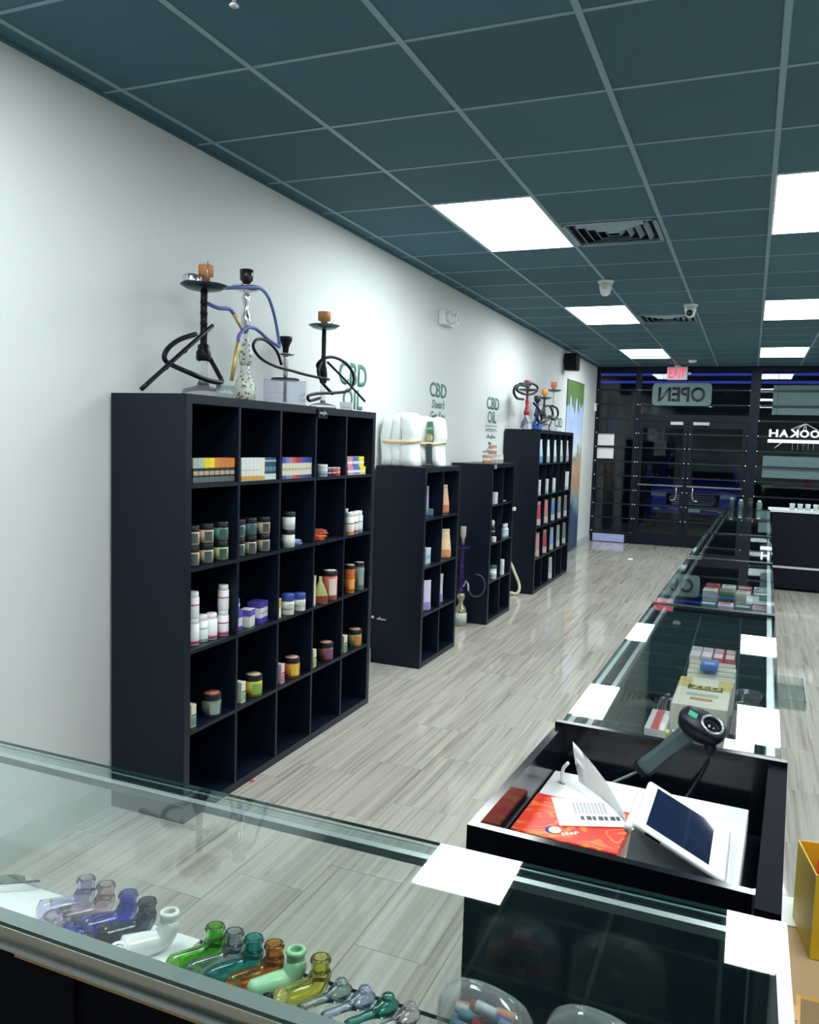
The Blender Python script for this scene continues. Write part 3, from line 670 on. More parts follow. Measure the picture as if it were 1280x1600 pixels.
bundle('white bundle of folded bags with tan band, nearer the hookah shelf', -2.365, 5.50, [(-.09, 0, .10, .17, .37), (-.015, .0, .09, .17, .38), (.075, .0, .13, .18, .39)], .4, .175)
b2_ = bundle('white bundle of folded bags with tan band and dark printed panel', -2.245, 5.77, [(-.06, .0, .13, .18, .375), (.012, .02, .06, .16, .36), (.075, .0, .07, .18, .37)], .38, .165, (.03, -.085))
obj('twist_tie', MB().tube(cr([(-.02, -.05, .36), (.0, -.06, .41), (.03, -.06, .40), (.05, -.05, .36)]), .0025, 6), m_cloth, bpy.data.objects['bag_bundle'])
# ------------------------------------------------------------------ hookahs
m_tint = solid_glass((.93, .96, .96), .0, 1.25, 'clearbase'); m_clay = mat((.62, .26, .10), .6, key='clay')
m_thin = pane_mat((.9, .95, .96), .06); m_silver = mat((.7, .73, .75), .22, 1., key='silver')
m_bhose = mat((.09, .14, .42), .5, key='bluehose', noise=.5, scale=220); m_gold = mat((.60, .47, .13), .35, .4, key='gold')
HX = -2.30
def W(px, py, x=HX): return hit(px, py, 0, x)
def loc_pts(P, base): return [Vector(p) - Vector(base) for p in P]
def hookah(label, base): return thing('hookah', label, 'hookah', base, 0, 'hookahs')
def bowl_prof(r, z0, z1): return [(0, z0), (r * .45, z0), (r * .5, z0 + (z1 - z0) * .25), (r * .95, z0 + (z1 - z0) * .45), (r, z1 - .002), (r * .85, z1), (r * .8, z1 - .012), (0, z1 - .014)]
def clay_bowl(r, z0, z1): return [(0, z0), (r * .5, z0), (r * .55, z0 + (z1 - z0) * .3), (r, z0 + (z1 - z0) * .36), (r * 1.02, z1 - .004), (r * .94, z1), (r * .8, z1), (r * .78, z1 - .01), (0, z1 - .012)]
def tray(r, z): return [(0, z - .006), (r * .3, z - .008), (r * .72, z), (r, z + .016), (r * .99, z + .019), (r * .7, z + .005), (0, z - .001)]
Z1 = H5
# 1: black stem on a flat clear base
b = Vector((HX, 3.065, Z1)); t = hookah('tall black hookah with orange clay bowl and flat clear glass base', b)
obj('base', MB().lathe([(0, 0), (.088, 0), (.095, .008), (.093, .035), (.075, .042), (.03, .055), (.02, .08), (.019, .15), (.021, .17), (0, .17)], 24), m_tint, t)
obj('collar', MB().lathe([(0, .165), (.028, .165), (.033, .175), (.033, .205), (.026, .215), (.026, .235), (.018, .24), (0, .24)], 18), m_black, t)
st = [(0, .235), (.017, .235)]
for k in range(5): q = .245 + k * .046; st += [(.0155, q), (.0155, q + .036), (.0175, q + .038), (.0175, q + .044)]
obj('stem', MB().lathe(st + [(.014, .48), (0, .48)], 16), m_black, t)
obj('tray', MB().lathe(tray(.105, .482), 28), mat((.03, .045, .065), .3, .6), t)
obj('bowl', MB().lathe(clay_bowl(.033, .515, .59), 20, c=(0, .012, 0)), m_clay, t)
obj('heat_cap', MB().lathe([(0, .503), (.036, .503), (.04, .512), (.036, .52), (.038, .53), (.03, .54), (0, .542)], 20, c=(-.035, -.045, 0)), m_silver, t)
obj('tongs', MB().tube([(.03, -.02, .505), (.032, -.018, .60)], .0018, 6), m_silver, t)
hp = cr(loc_pts([W(306, 522), W(280, 531), W(262, 545), W(257, 560), W(268, 570), W(295, 582, -2.22), W(325, 594, -2.2), W(346, 597, -2.2), W(340, 582, -2.25), W(328, 560)], b))
obj('hose', MB().tube(hp, .011, 8), m_hoseb, t)
hd = loc_pts([W(332, 509, -2.25), W(300, 537, -2.22), W(262, 571, -2.22), W(221, 608, -2.22)], b)
mp = obj('hose_handle', MB().tube(cr(hd, 4), .0095, 8), m_black, t)
for f in (.42, .68):
    p = hd[0].lerp(hd[3], f); d_ = (hd[3] - hd[0]).normalized() * .006
    obj('ring', MB().tube([p - d_, p + d_], .0115, 10), m_silver, mp)
# 2: painted glass hookah with blue hose
b = Vector((HX, 3.395, Z1)); t = hookah('tall painted glass hookah with blue hoses, gold handles and black bowl', b)
s_ = 1 / 328.
def pr(rows): return [(r * s_, .03 + (618 - y) * s_) for r, y in rows]
def paint_fn(nt, b_):
    N = nt.nodes; tc = N.new('ShaderNodeTexCoord'); v = N.new('ShaderNodeTexVoronoi'); v.inputs['Scale'].default_value = 55; nt.links.new(tc.outputs['Object'], v.inputs[0])
    ra = N.new('ShaderNodeValToRGB'); e = ra.color_ramp.elements; e[0].color = lin('c9772c'); e[0].position = .15; e[1].color = lin('dfe6de'); e[1].position = .42
    x = e.new(.28); x.color = lin('3a6f62'); nt.links.new(v.outputs['Distance'], ra.inputs[0]); nt.links.new(ra.outputs[0], b_.inputs['Base Color'])
m_paint = nodes_mat('painted_glass', paint_fn, .15)
obj('base', MB().lathe([(0, 0)] + pr([(16, 627), (16.5, 612), (16, 600), (13, 590), (7, 578), (7.5, 570), (0, 569)]), 22), m_paint, t)
obj('body', MB().lathe([(0, .18)] + pr([(8, 570), (10, 562), (11, 548), (9.5, 541), (4, 531), (4, 520), (0, 519)]), 20), m_paint, t)
obj('stem', MB().lathe([(0, .33)] + pr([(3.5, 520), (5, 512), (8, 502), (7, 492), (3.5, 484), (4, 474), (6.5, 464), (5, 458), (3, 456), (0, 455)]), 18), m_silver, t)
obj('tray', MB().lathe(tray(.073, .535), 24), m_silver, t)
obj('bowl', MB().lathe(bowl_prof(.033, .545, .635), 18), mat((.02, .014, .02), .25), t)
h1_ = cr(loc_pts([W(352, 450, -2.25), W(380, 449, -2.22), W(405, 450, -2.22), W(419, 464), W(428, 490), W(434, 520), W(437, 542)], b))
obj('hose', MB().tube(h1_, .0085, 8), m_bhose, t)
h2_ = cr(loc_pts([W(322, 473, -2.33), W(340, 481), W(358, 483), W(365, 490)], b)); obj('hose', MB().tube(h2_, .009, 8), m_bhose, t)
obj('hose_handle', MB().tube(loc_pts([W(365, 490), W(379, 517)], b), [.009, .006], 8), m_gold, t)
h3_ = cr(loc_pts([W(372, 536, -2.24), W(374, 524, -2.24), W(385, 513, -2.25), W(400, 514, -2.26), W(420, 531), W(437, 542)], b)); obj('hose', MB().tube(h3_, .0085, 8), m_bhose, t)
obj('hose_handle', MB().tube(loc_pts([W(372, 535, -2.24), W(368, 560, -2.24), W(362, 594, -2.24)], b), [.0085, .01, .009], 8), m_gold, t)
# 3: boxy clear base
b = Vector((HX, 3.765, Z1)); t = hookah('short hookah with square clear acrylic base and black cup bowl', b)
ab = MB()
for s1_ in (-1, 1): ab.b2((s1_ * .075 - .003, -.09, 0), (s1_ * .075 + .003, .09, .135)); ab.b2((-.072, s1_ * .09 - .003, 0), (.072, s1_ * .09 + .003, .135))
ab.b2((-.072, -.087, 0), (.072, .087, .006))
obj('base', ab, pane_mat((.95, .95, .985), .06, .07), t)
obj('lid', MB().lathe([(0, .133), (.074, .133), (.076, .139), (.07, .145), (0, .147)], 24), m_black, t)
obj('stem', MB().lathe([(0, .02), (.009, .02), (.009, .15), (.014, .16), (.012, .2), (.016, .21), (.012, .25), (.014, .262), (0, .262)], 14), m_silver, t)
obj('tray', MB().lathe([(0, .262), (.04, .264), (.048, .272), (.046, .274), (0, .268)], 20), m_silver, t)
obj('bowl', MB().lathe([(0, .27), (.014, .27), (.018, .31), (.034, .345), (.035, .362), (.03, .362), (.026, .345), (0, .34)], 18), m_black, t)
h4_ = cr(loc_pts([W(440, 570), W(432, 548), W(415, 532, -2.25), W(401, 531, -2.22), W(396, 543, -2.2), W(408, 560, -2.2), W(430, 572, -2.2), W(455, 579, -2.2), W(480, 586, -2.2), W(514, 593, -2.22)], b))
obj('hose', MB().tube(h4_, .0075, 8), m_hoseb, t)
# 4: slim black
b = Vector((HX, 4.18, Z1)); t = hookah('slim black hookah with orange clay bowl and looped black hose', b)
obj('base', MB().lathe([(0, 0), (.07, 0), (.078, .006), (.078, .02), (.06, .03), (.016, .04), (.013, .06), (.013, .15), (.016, .165), (0, .165)], 24), m_tint, t)
obj('stem', MB().lathe([(0, .15), (.017, .15), (.022, .165), (.024, .2), (.02, .235), (.014, .255), (.014, .3), (.012, .31), (.0135, .4), (.012, .46), (0, .46)], 16), m_black, t)
obj('tray', MB().lathe(tray(.09, .462), 26), mat((.12, .17, .18), .3, .6), t)
obj('bowl', MB().lathe(clay_bowl(.037, .478, .555), 20), m_clay, t)
obj('tongs', MB().tube(cr([(.02, .03, .485), (.03, .05, .51), (.02, .038, .545)]), .002, 6), m_silver, t)
h5_ = cr(loc_pts([W(500, 582), W(496, 570, -2.25), W(505, 561, -2.22), W(520, 558, -2.2), W(538, 566, -2.2), W(551, 582, -2.2), W(552, 600, -2.2), W(543, 611, -2.2), W(520, 614, -2.2), W(495, 615, -2.2), W(482, 619, -2.2), W(484, 626, -2.2), W(500, 622, -2.24)], b))
obj('hose', MB().tube(h5_, .0085, 8), m_hoseb, t)
obj('hose', MB().tube(cr(loc_pts([W(502, 566, -2.26), W(497, 580, -2.24), W(504, 598, -2.22), W(520, 616, -2.2)], b)), .0085, 8), m_hoseb, t)
obj('hose_handle', MB().tube(loc_pts([W(512, 566, -2.2), W(540, 594, -2.18), W(570, 627, -2.16)], b), [.007, .006, .007], 8), m_black, t)
# price cards
def card(label, p, w_, h_, col, ry, wr=True, seed=1, tilt=.3):
    t = thing('price_card', label, 'price card', p, ry)
    R = Matrix.Rotation(-tilt, 3, 'X')
    obj('card', MB().rbox(R @ Vector((0, 0, h_ / 2)), (w_, .003, h_), .001, 1, R=R), mat(col, .3), t)
    obj('foot', MB().b2((-w_ / 2, -.0015, 0), (w_ / 2, .03, .003)), m_thin, t)
    if wr:
        o_ = obj('handwriting', scribble(6, w_ * .66, h_ * .3, .0012, seed), m_white, t)
        o_.matrix_local = Matrix.Translation(R @ Vector((-w_ * .33, -.0026, h_ * .38))) @ (R @ RNEAR.to_matrix()).to_4x4()
    return t
card('grey card with white handwriting leaning on the flat clear hookah base', (-2.172, 3.06, Z1), .085, .06, '7d8c8a', .75, True, 3)
card('pale card leaning on the slim black hookah', (-2.17, 4.23, Z1), .075, .05, 'c9d2d2', .8, True, 5)
tg = thing('shelf_tag', 'black hanging tag with white handwriting under the square hookah', 'tag', (SX + .0015, 3.855, Z1 - .012), 0)
obj('tag', MB().rbox((.004, 0, -.022), (.004, .105, .05), .001, 1), m_black, tg)
obj('clip', MB().b2((-.004, -.02, .002), (.006, .02, .008)), m_black, tg)
o_ = obj('handwriting', scribble(5, .08, .02, .0015, 9), m_white, tg); o_.matrix_local = Matrix.Translation((.0075, -.04, -.025)) @ RWALL.to_matrix().to_4x4()
tg = thing('shelf_tag', 'small pale tag clipped to the candle-topped shelf', 'tag', (SX + .0015, 7.1, H4 - .012), 0)
obj('tag', MB().rbox((.004, 0, -.012), (.004, .07, .04), .001, 1), mat((.25, .4, .38), .4), tg); obj('clip', MB().b2((-.004, -.02, .002), (.006, .02, .01)), m_black, tg)

# hookahs on the far tall shelf
def small_hookah(label, px, h_, stemc, basec, bowlc, rod, hose=None, glass=False, x=-2.32, trayr=.075):
    y = hit(px, 668, 0, x)[1]; b = Vector((x, y, Z1)); t = hookah(label, b)
    obj('base', MB().lathe([(0, 0), (.06, 0), (.066, .02), (.06, .07), (.03, .12), (.022, .15), (.024, .17), (0, .17)], 20), m_tint if glass else mat(basec, .2), t)
    obj('stem', MB().lathe([(0, .16), (.03, .16), (.034, .19), (.022, .215), (rod * 1.5, .23), (rod, .26), (rod * 1.4, .3), (rod, .33), (rod, h_ - .12), (0, h_ - .12)], 14), mat(stemc, .3), t)
    obj('tray', MB().lathe(tray(trayr, h_ - .115), 20), mat((.12, .2, .2), .3, .5), t)
    obj('bowl', MB().lathe(bowl_prof(.04, h_ - .105, h_), 16), mat(bowlc, .5), t)
    for hs in (hose or ()):
        obj('hose', MB().tube(cr(loc_pts([W(q[0], q[1], x + .06) for q in hs], b)), .013, 8), m_hoseb, t)
    return t
small_hookah('hookah with red stem, clear base and black hose wound round its tray', 822, .54, 'a8203c', 'c9d4d4', '8f3a34', .014, [[(826, 604), (808, 602), (803, 612), (808, 622), (818, 624)], [(812, 600), (830, 599), (840, 605), (836, 614), (822, 616), (808, 610), (812, 602), (828, 600)]], True, trayr=.12)
small_hookah('small hookah with blue stem and blue base', 838, .40, '22307a', '2a5fae', '1a1c28', .016, [[(834, 630), (842, 640), (846, 655), (840, 664)]], False, trayr=.03)
small_hookah('small black hookah with orange bowl and coiled hose', 849, .50, '1a1c28', '9aa4a4', 'd0843a', .013, [[(848, 640), (840, 650), (843, 660), (856, 656), (864, 648), (858, 634), (848, 640), (846, 652), (858, 652)]], True, trayr=.09)
small_hookah('thin silver hookah with orange bowl beside the banner', 863, .62, 'a8b4b4', '8a949a', 'cf7a58', .008, [[(862, 634), (870, 638), (872, 648), (866, 656), (858, 650)]], True, trayr=.1)

# purple hookah on the floor
b = Vector((-2.334, 6.90, 0)); t = hookah('tall purple hookah with gold glass bottle base standing on the floor', b)
obj('base', MB().lathe([(0, 0), (.055, 0), (.058, .02), (.056, .12), (.045, .165), (.022, .195), (.02, .22), (.035, .25), (.04, .27), (.03, .29), (.02, .3), (0, .3)], 20), mat((.42, .38, .25), .12, .5), t)
obj('label_panel', MB().lathe([(.0565, .03), (.0585, .03), (.0575, .12), (.0555, .12)], 20, cap=False), mat((.6, .66, .6), .4), t)
sp = [(0, .295), (.03, .3)]
for k in range(7): q = .32 + k * .055; sp += [(.026 - .001 * k, q), (.012, q + .03), (.012, q + .045)]
obj('stem', MB().lathe(sp + [(.012, .72), (0, .72)], 16), mat((.045, .02, .17), .25, .3), t)
obj('tray', MB().lathe(tray(.075, .70), 22), mat((.05, .03, .2), .25, .5), t)
obj('bowl', MB().lathe(bowl_prof(.026, .75, .9), 16), mat((.45, .40, .34), .4), t); obj('bowl_neck', MB().lathe([(0, .71), (.014, .71), (.016, .76), (0, .76)], 12), mat((.04, .03, .15), .3), t)
hz = [Vector((.03, -.03, .38)), Vector((.06, -.04, .42)), Vector((.08, -.04, .34)), Vector((.12, -.02, .28)), Vector((.19, 0, .3)), Vector((.22, 0, .38)), Vector((.19, 0, .46)), Vector((.13, 0, .48))]
obj('hose', MB().tube(cr(hz), .006, 6), mat((.05, .06, .1), .4), t); obj('hose_tip', MB().tube(cr([(.025, -.02, .36), (.05, -.035, .41), (.075, -.04, .385), (.08, -.04, .33)]), .008, 8), mat((.55, .6, .66), .3), t)
# cream hose on the floor
P = [hit(797, 878, 1, 8.62), hit(805, 896, 1, 8.62), hit(811, 912, 1, 8.62), hit(811, 923, 1, 8.6), hit(805, 928, 1, 8.58), hit(798, 926, 1, 8.56)]
P = [Vector((p.x, p.y, max(p.z, .018))) for p in P]
o = obj('hose', MB().tube(cr([(-2.46, 8.45, .55)] + [tuple(p) for p in P] + [(-2.42, 8.5, .018)]), .016, 10), mat((.72, .70, .5), .4)); tag(o, 'cream hose curling on the floor between the last two shelves', 'hose')

# ------------------------------------------------------------------ things on the walls and ceiling
m_green = mat((.055, .21, .165), .5, key='decal'); m_dk = mat((.08, .17, .15), .5, key='decal2')
def decal(label, y, parts):
    t = thing('wall_lettering', label, 'lettering', (WX + .0005, y, 0))
    for kind, txt, y0_, z0_, w_, h_ in parts:
        if kind == 't': obj('letters', text_mesh(txt, w_, h_, .0012), m_green, t, (0, y0_, z0_), RWALL)
        elif kind == 'i':
            me = text_mesh(txt, w_, h_, .0012)
            for v in me.vertices: v.co.x += v.co.y * .25
            obj('letters', me, m_dk, t, (0, y0_, z0_), RWALL)
        elif kind == 's': o_ = obj('script', scribble(7, w_, h_, .003, int(z0_ * 1000)), m_dk, t, (.001, y0_, z0_), RWALL)
        elif kind == 'b': obj('rule', MB().b2((0, y0_, z0_), (.0015, y0_ + w_, z0_ + h_)), m_dk, t)
decal('green wall lettering CBD OIL Organic above the tall hookah shelf', 4.81, [('t', 'CBD', 0, 2.01, .42, .155), ('t', 'OIL', .06, 1.85, .30, .14), ('t', 'Organic &', .0, 1.79, .42, .045)])
decal("green wall lettering CBD with script Doesn't Get You above white bundles", 6.455, [('t', 'CBD', 0, 2.03, .41, .125), ('i', "Doesn't", .06, 1.935, .30, .075), ('i', 'Get You', .02, 1.835, .36, .075)])
decal('green wall lettering CBD OIL with small lines above the candle jars', 8.07, [('t', 'CBD', 0, 2.0, .44, .13), ('t', 'OIL', .05, 1.86, .30, .125), ('b', '', -.02, 1.825, .42, .008), ('s', '', 0, 1.79, .36, .02), ('b', '', -.02, 1.775, .42, .006), ('s', '', .02, 1.70, .32, .05), ('s', '', .1, 1.64, .1, .03), ('s', '', -.08, 1.55, .30, .045)])
decal('dark wall lettering CBD partly behind the far hookahs', 11.27, [('t', 'CBD', 0, 1.9, .45, .14), ('s', '', .05, 1.82, .3, .04)])
def banner_fn(nt, b_):
    N = nt.nodes; L = nt.links; tc = N.new('ShaderNodeTexCoord'); sp = N.new('ShaderNodeSeparateXYZ'); L.new(tc.outputs['Object'], sp.inputs[0])
    n = N.new('ShaderNodeTexNoise'); n.inputs['Scale'].default_value = 3.2; n.inputs['Detail'].default_value = 8
    mp = N.new('ShaderNodeMapping'); mp.inputs['Scale'].default_value = (1, 2.2, .7); L.new(tc.outputs['Object'], mp.inputs[0]); L.new(mp.outputs[0], n.inputs[0])
    a = N.new('ShaderNodeMath'); a.operation = 'MULTIPLY_ADD'; a.inputs[1].default_value = .9; L.new(n.outputs[0], a.inputs[0])
    s_ = N.new('ShaderNodeMath'); s_.operation = 'ADD'; s_.inputs[1].default_value = -.45; L.new(sp.outputs[2], s_.inputs[0]); L.new(s_.outputs[0], a.inputs[2])
    d = N.new('ShaderNodeMath'); d.operation = 'DIVIDE'; d.inputs[1].default_value = 2.63; L.new(a.outputs[0], d.inputs[0])
    ra = N.new('ShaderNodeValToRGB'); e = ra.color_ramp.elements
    e[0].position = .0; e[0].color = lin('1d2f52'); e[1].position = 1.; e[1].color = lin('5f7f45')
    for p_, c in ((.22, '3a5878'), (.32, '8fa8a8'), (.36, 'b08a74'), (.5, 'c9a08a'), (.56, '6f8a5a'), (.6, 'd0dcec'), (.78, '9fb6e8'), (.83, 'b4c8ee'), (.86, '55733f')):
        x = e.new(p_); x.color = lin(c)
    L.new(d.outputs[0], ra.inputs[0]); L.new(ra.outputs[0], b_.inputs['Base Color'])
bn = thing('banner', 'tall printed banner of willow branches over sky and cliffs', 'banner', (WX + .012, 12.55, 0.02))
obj('sheet', MB().b2((-.011, -.62, 0), (.004, .62, 2.60)), nodes_mat('banner_print', banner_fn, .45), bn)
obj('top_rod', MB().tube([(.004, -.63, 2.60), (.004, .63, 2.60)], .008, 8), m_alu, bn); obj('bottom_rod', MB().tube([(.008, -.63, 0), (.008, .63, 0)], .01, 8), m_alu, bn)
sk = thing('speaker', 'black box loudspeaker mounted high on the wall by the ceiling', 'speaker', (-2.43, 11.68, 2.71))
obj('cabinet', MB().rbox((.01, 0, .12), (.17, .2, .24), .008, 2), m_black, sk); obj('grille', MB().rbox((.098, 0, .12), (.008, .18, .22), .003, 1), m_blackm, sk)
obj('bracket', MB().b2((-.1, -.02, .1), (-.07, .02, .14)), m_blackm, sk)
em = thing('emergency_light', 'white twin-head emergency light high on the wall', 'emergency light', (WX, 6.73, 2.64))
obj('housing', MB().rbox((.03, 0, .07), (.06, .26, .12), .01, 2), m_white, em)
for s in (-1, 1):
    hd_ = obj('lamp_head', MB().lathe([(0, 0), (.03, 0), (.045, .02), (.048, .05), (.04, .052), (0, .046)], 18, c=(.055, s * .075, .075), R=Matrix.Rotation(math.pi / 2, 3, 'Y')), m_white, em)
    obj('lens', MB().lathe([(0, .047), (.038, .047), (.036, .051), (0, .055)], 16, c=(.055, s * .075, .075), R=Matrix.Rotation(math.pi / 2, 3, 'Y')), mat((.6, .66, .66), .08), hd_)
obj('side_arm', MB().b2((.01, .13, .06), (.03, .17, .08)), mat((.3, .33, .33), .4), em)
th = thing('thermostat', 'small white box on the wall end by the storefront', 'thermostat', (WX, 14.22, 2.27)); obj('housing', MB().rbox((.02, 0, .05), (.04, .08, .13), .006, 2), m_white, th); obj('dial', MB().b2((.04, -.02, .06), (.043, .02, .09)), mat((.3, .35, .36), .3), th)
def dome(label, x, y, lens):
    t = thing('security_camera', label, 'security camera', (x, y, CH), 0, 'dome cameras on the ceiling')
    obj('mount', MB().lathe([(0, -.02), (.062, -.02), (.066, -.012), (.066, 0), (0, 0)], 24), m_white, t)
    obj('dome', MB().lathe([(0, -.125), (.022, -.122), (.038, -.105), (.05, -.06), (.056, -.02), (0, -.02)], 24), m_white, t)
    if lens:
        e = obj('lens_ball', MB().lathe([(0, -.03), (.02, -.026), (.032, -.01), (.032, .01), (.02, .026), (0, .03)], 18, c=(-.005, -.035, -.085)), m_blackg, t)
        obj('lens', MB().lathe([(0, 0), (.013, 0), (.013, .006), (0, .008)], 14, c=(-.01, -.064, -.088), R=Matrix.Rotation(math.pi / 2, 3, 'X')), mat((.08, .1, .14), .05), e)
    else: obj('sticker', MB().b2((-.02, -.0515, -.075), (.02, -.048, -.05), 0), mat((.6, .56, .35), .5), t)
dome('white dome camera beside the second aisle panel light, facing away', -1.19, 6.93, False)
dome('white dome camera with black lens ball by the second air vent', -.61, 8.23, True)
sm = thing('smoke_detector', 'small round white smoke detector on the ceiling near the doors', 'smoke detector', (-.91, 13.3, CH)); obj('cover', MB().lathe([(0, -.04), (.04, -.04), (.06, -.02), (.062, 0), (0, 0)], 20), m_white, sm); obj('indicator', MB().lathe([(0, -.044), (.006, -.043), (.006, -.038), (0, -.038)], 8, c=(.025, 0, 0)), mat((.5, .05, .05), .3), sm)
ex = thing('exit_sign', 'white and red EXIT sign hung from the ceiling at the doors', 'exit sign', (-1.19, 14.1, 2.775))
obj('housing', MB().rbox((0, 0, .105), (.32, .05, .21), .008, 2), mat((.85, .8, .82), .4), ex)
obj('stem', MB().b2((-.05, -.02, .21), (.05, .02, CH - 2.775)), m_white, ex)
obj('letters', text_mesh('EXIT', .25, .15, .003, .004), emit((1., .02, .06), 1.4), ex, (-.125, -.0255, .03), RNEAR)
for s in (1,): obj('lamp_head', MB().lathe([(0, -.02), (.025, -.015), (.03, .01), (.02, .02), (0, .022)], 12, c=(.19, -.01, .1)), m_white, ex)
# ------------------------------------------------------------------ storefront signs
op = thing('open_sign', 'grey back of a rounded OPEN sign hung above the doors', 'sign', (-1.115, FY - .14, 2.37))
P = []
for cx, cz, a0 in ((.40, .06, -90), (.40, .30, 0), (-.40, .30, 90), (-.40, .06, 180)):
    for k in range(6): a = math.radians(a0 + 18 * k); P.append((cx + .06 * math.cos(a), cz + .06 * math.sin(a)))
obj('panel', MB().prism(P, .03, 'y', 0), mat((.11, .19, .19), .5), op)
obj('rim', MB().tube([(x, -.004, z_) for x, z_ in P + [P[0]]], .008, 6), mat((.17, .25, .25), .4), op)
o_ = obj('letters', text_mesh('OPEN', .74, .24, .004), mat((.012, .018, .03), .3), op, (.37, -.0045, .06), RBACK)
for x in (-.3, .3): obj('hanger', MB().tube([(x, .015, .36), (x, .015, CH - 2.37)], .003, 6), m_black, op)
hk = thing('hookah_sign', 'white lit HOOKAH sign in the window, seen from behind', 'sign', (.24, FY - .16, 1.76))
m_lit = emit((.85, .95, .95), 1.1, 'litsign')
for k, ch in enumerate('HAKOOH'):
    obj('letter', text_mesh(ch, .13, .118, .02), m_lit, hk, (.14 + k * .148, 0, .13), RBACK)
obj('light_bar', MB().rbox((.445, .01, .065), (.90, .02, .05), .004, 1), m_lit, hk)
obj('bar', MB().b2((0, .012, .105), (.9, .022, .125)), m_black, hk)
for a, b_ in (((.32, .25), (.52, .345)), ((.41, .25), (.52, .345)), ((.5, .25), (.52, .345)), ((.54, .25), (.53, .345)), ((.7, .25), (.53, .345)), ((.2, .04), (.1, -.05)), ((.73, .04), (.83, -.06))):
    obj('strut', MB().tube([(a[0], .015, a[1]), (b_[0], .015, b_[1])], .006, 6), mat((.6, .68, .68), .4), hk)
for k in range(5): obj('wire', MB().tube([(.36 + .075 * k, .015, .04), (.36 + .075 * k, .015, -.07)], .003, 5), mat((.35, .42, .45), .4), hk)
for x in (.1, .85): obj('hanger', MB().tube([(x, .015, .13), (x, .015, CH - 1.76)], .002, 5), m_black, hk)
m_post = mat((.085, .15, .16), .6, key='posterback', noise=.1, scale=6)
def poster(label, x0_, x1_, z0_, z1_, m=m_post, y=FY - .015):
    o = obj('poster', MB().b2((x0_, y - .004, z0_), (x1_, y - .001, z1_)), m); return tag(o, label, 'poster')
poster('grey-green back of a large poster above the hookah sign', .27, 1.75, 2.245, 2.715)
poster('grey-green back of a large poster below the hookah sign', .185, 1.75, 1.235, 1.585)
poster('upper white notice taped to the sidelight glass', -2.47, -2.19, 1.675, 1.875, m_paper); poster('lower white notice taped to the sidelight glass', -2.47, -2.19, 1.45, 1.635, m_paper)

# ------------------------------------------------------------------ outside
gr = struct(obj('ground', MB().b2((-14, FY + .06, -.12), (14, 40, -.02)), mat((.03, .035, .045), .5, key='asphalt', noise=.4, scale=8)))
for z_, n in ((2.93, 'upper'), (2.80, 'lower')):
    o = obj('light_strip', MB().tube([(-6, FY + .5, z_), (6, FY + .5, z_)], .022, 8), emit((.07, .09, .7), .27, 'blueled')); tag(o, '%s blue light strip along the canopy outside the windows' % n, 'light strip')
obj('canopy', MB().b2((-6.5, FY + .2, CH + .02), (6.5, FY + 2.6, CH + .12)), mat((.03, .035, .06), .6)); struct(bpy.data.objects['canopy'])
struct(obj('wall_opposite', MB().b2((-12, 27, -.1), (12, 27.4, 4.5)), mat((.05, .075, .085), .7)))
for k in range(4):
    o = obj('far_window', MB().b2((-5.2 + 2.2 * k, 26.9, .9), (-3.6 + 2.2 * k, 26.99, 1.6 + .5 * (k % 2))), mat((.06, .13, .13), .15)); tag(o, '%s greenish shop window across the lot, from the banner side' % ORD7[k], 'window', 'windows across the lot')
cx, cy0 = -1.02, 17.2
car = thing('car', 'blue car parked facing the shop doors', 'car', (cx, cy0, -.02)); m_car = mat((.07, .08, .62), .25, .3, key='carpaint')
def ring(y, hw, z0_, z1_, r=.12):
    Q = [(-hw, z0_), (-hw - .02, (z0_ + z1_) / 2), (-hw + .06, z1_ - .04), (-hw + .2, z1_), (hw - .2, z1_), (hw - .06, z1_ - .04), (hw + .02, (z0_ + z1_) / 2), (hw, z0_)]
    return [(x, y, z_) for x, z_ in Q]
obj('body', MB().loft([ring(.02, .78, .32, .86), ring(.12, .88, .26, .95), ring(.5, .92, .24, 1.0), ring(1.2, .92, .24, 1.06), ring(3.6, .92, .24, 1.1), ring(4.4, .9, .26, 1.08), ring(4.6, .8, .35, .95)], sm=False), m_car, car)
obj('cabin', MB().loft([[(-.78, 1.2, 1.02), (.78, 1.2, 1.02), (.8, 3.9, 1.05), (-.8, 3.9, 1.05)], [(-.62, 1.9, 1.52), (.62, 1.9, 1.52), (.64, 3.3, 1.55), (-.64, 3.3, 1.55)]], sm=False), m_car, car)
obj('windshield', MB().loft([[(-.72, 1.22, 1.07), (.72, 1.22, 1.07), (.72, 1.24, 1.05), (-.72, 1.24, 1.05)], [(-.58, 1.84, 1.5), (.58, 1.84, 1.5), (.58, 1.9, 1.5), (-.58, 1.9, 1.5)]], sm=False), m_blackg, car)
obj('grille_frame', MB().rbox((0, .0, .68), (1.0, .06, .28), .05, 2), m_black, car)
for k in range(6): obj('grille_slat', MB().rbox((0, -.035, .575 + k * .042), (.92 - .06 * abs(k - 2.5), .03, .016), .004, 1), mat((.6, .62, .95), .25, .3), car)
for s in (-1, 1):
    obj('headlight', MB().rbox((s * .66, .03, .76), (.30, .08, .12), .03, 2), mat((.6, .65, .9), .1), car)
    obj('fog_lamp', MB().rbox((s * .62, .04, .44), (.28, .06, .07), .015, 1), m_chrome, car)
    for y in (.85, 3.7): obj('wheel', MB().lathe([(0, -.1), (.28, -.1), (.33, -.06), (.33, .06), (.28, .1), (0, .1)], 20, c=(s * .84, y, .33), R=Matrix.Rotation(math.pi / 2, 3, 'Y')), m_blackm, car)
    obj('mirror', MB().rbox((s * 1.02, 1.5, 1.08), (.18, .1, .12), .03, 2), m_car, car)
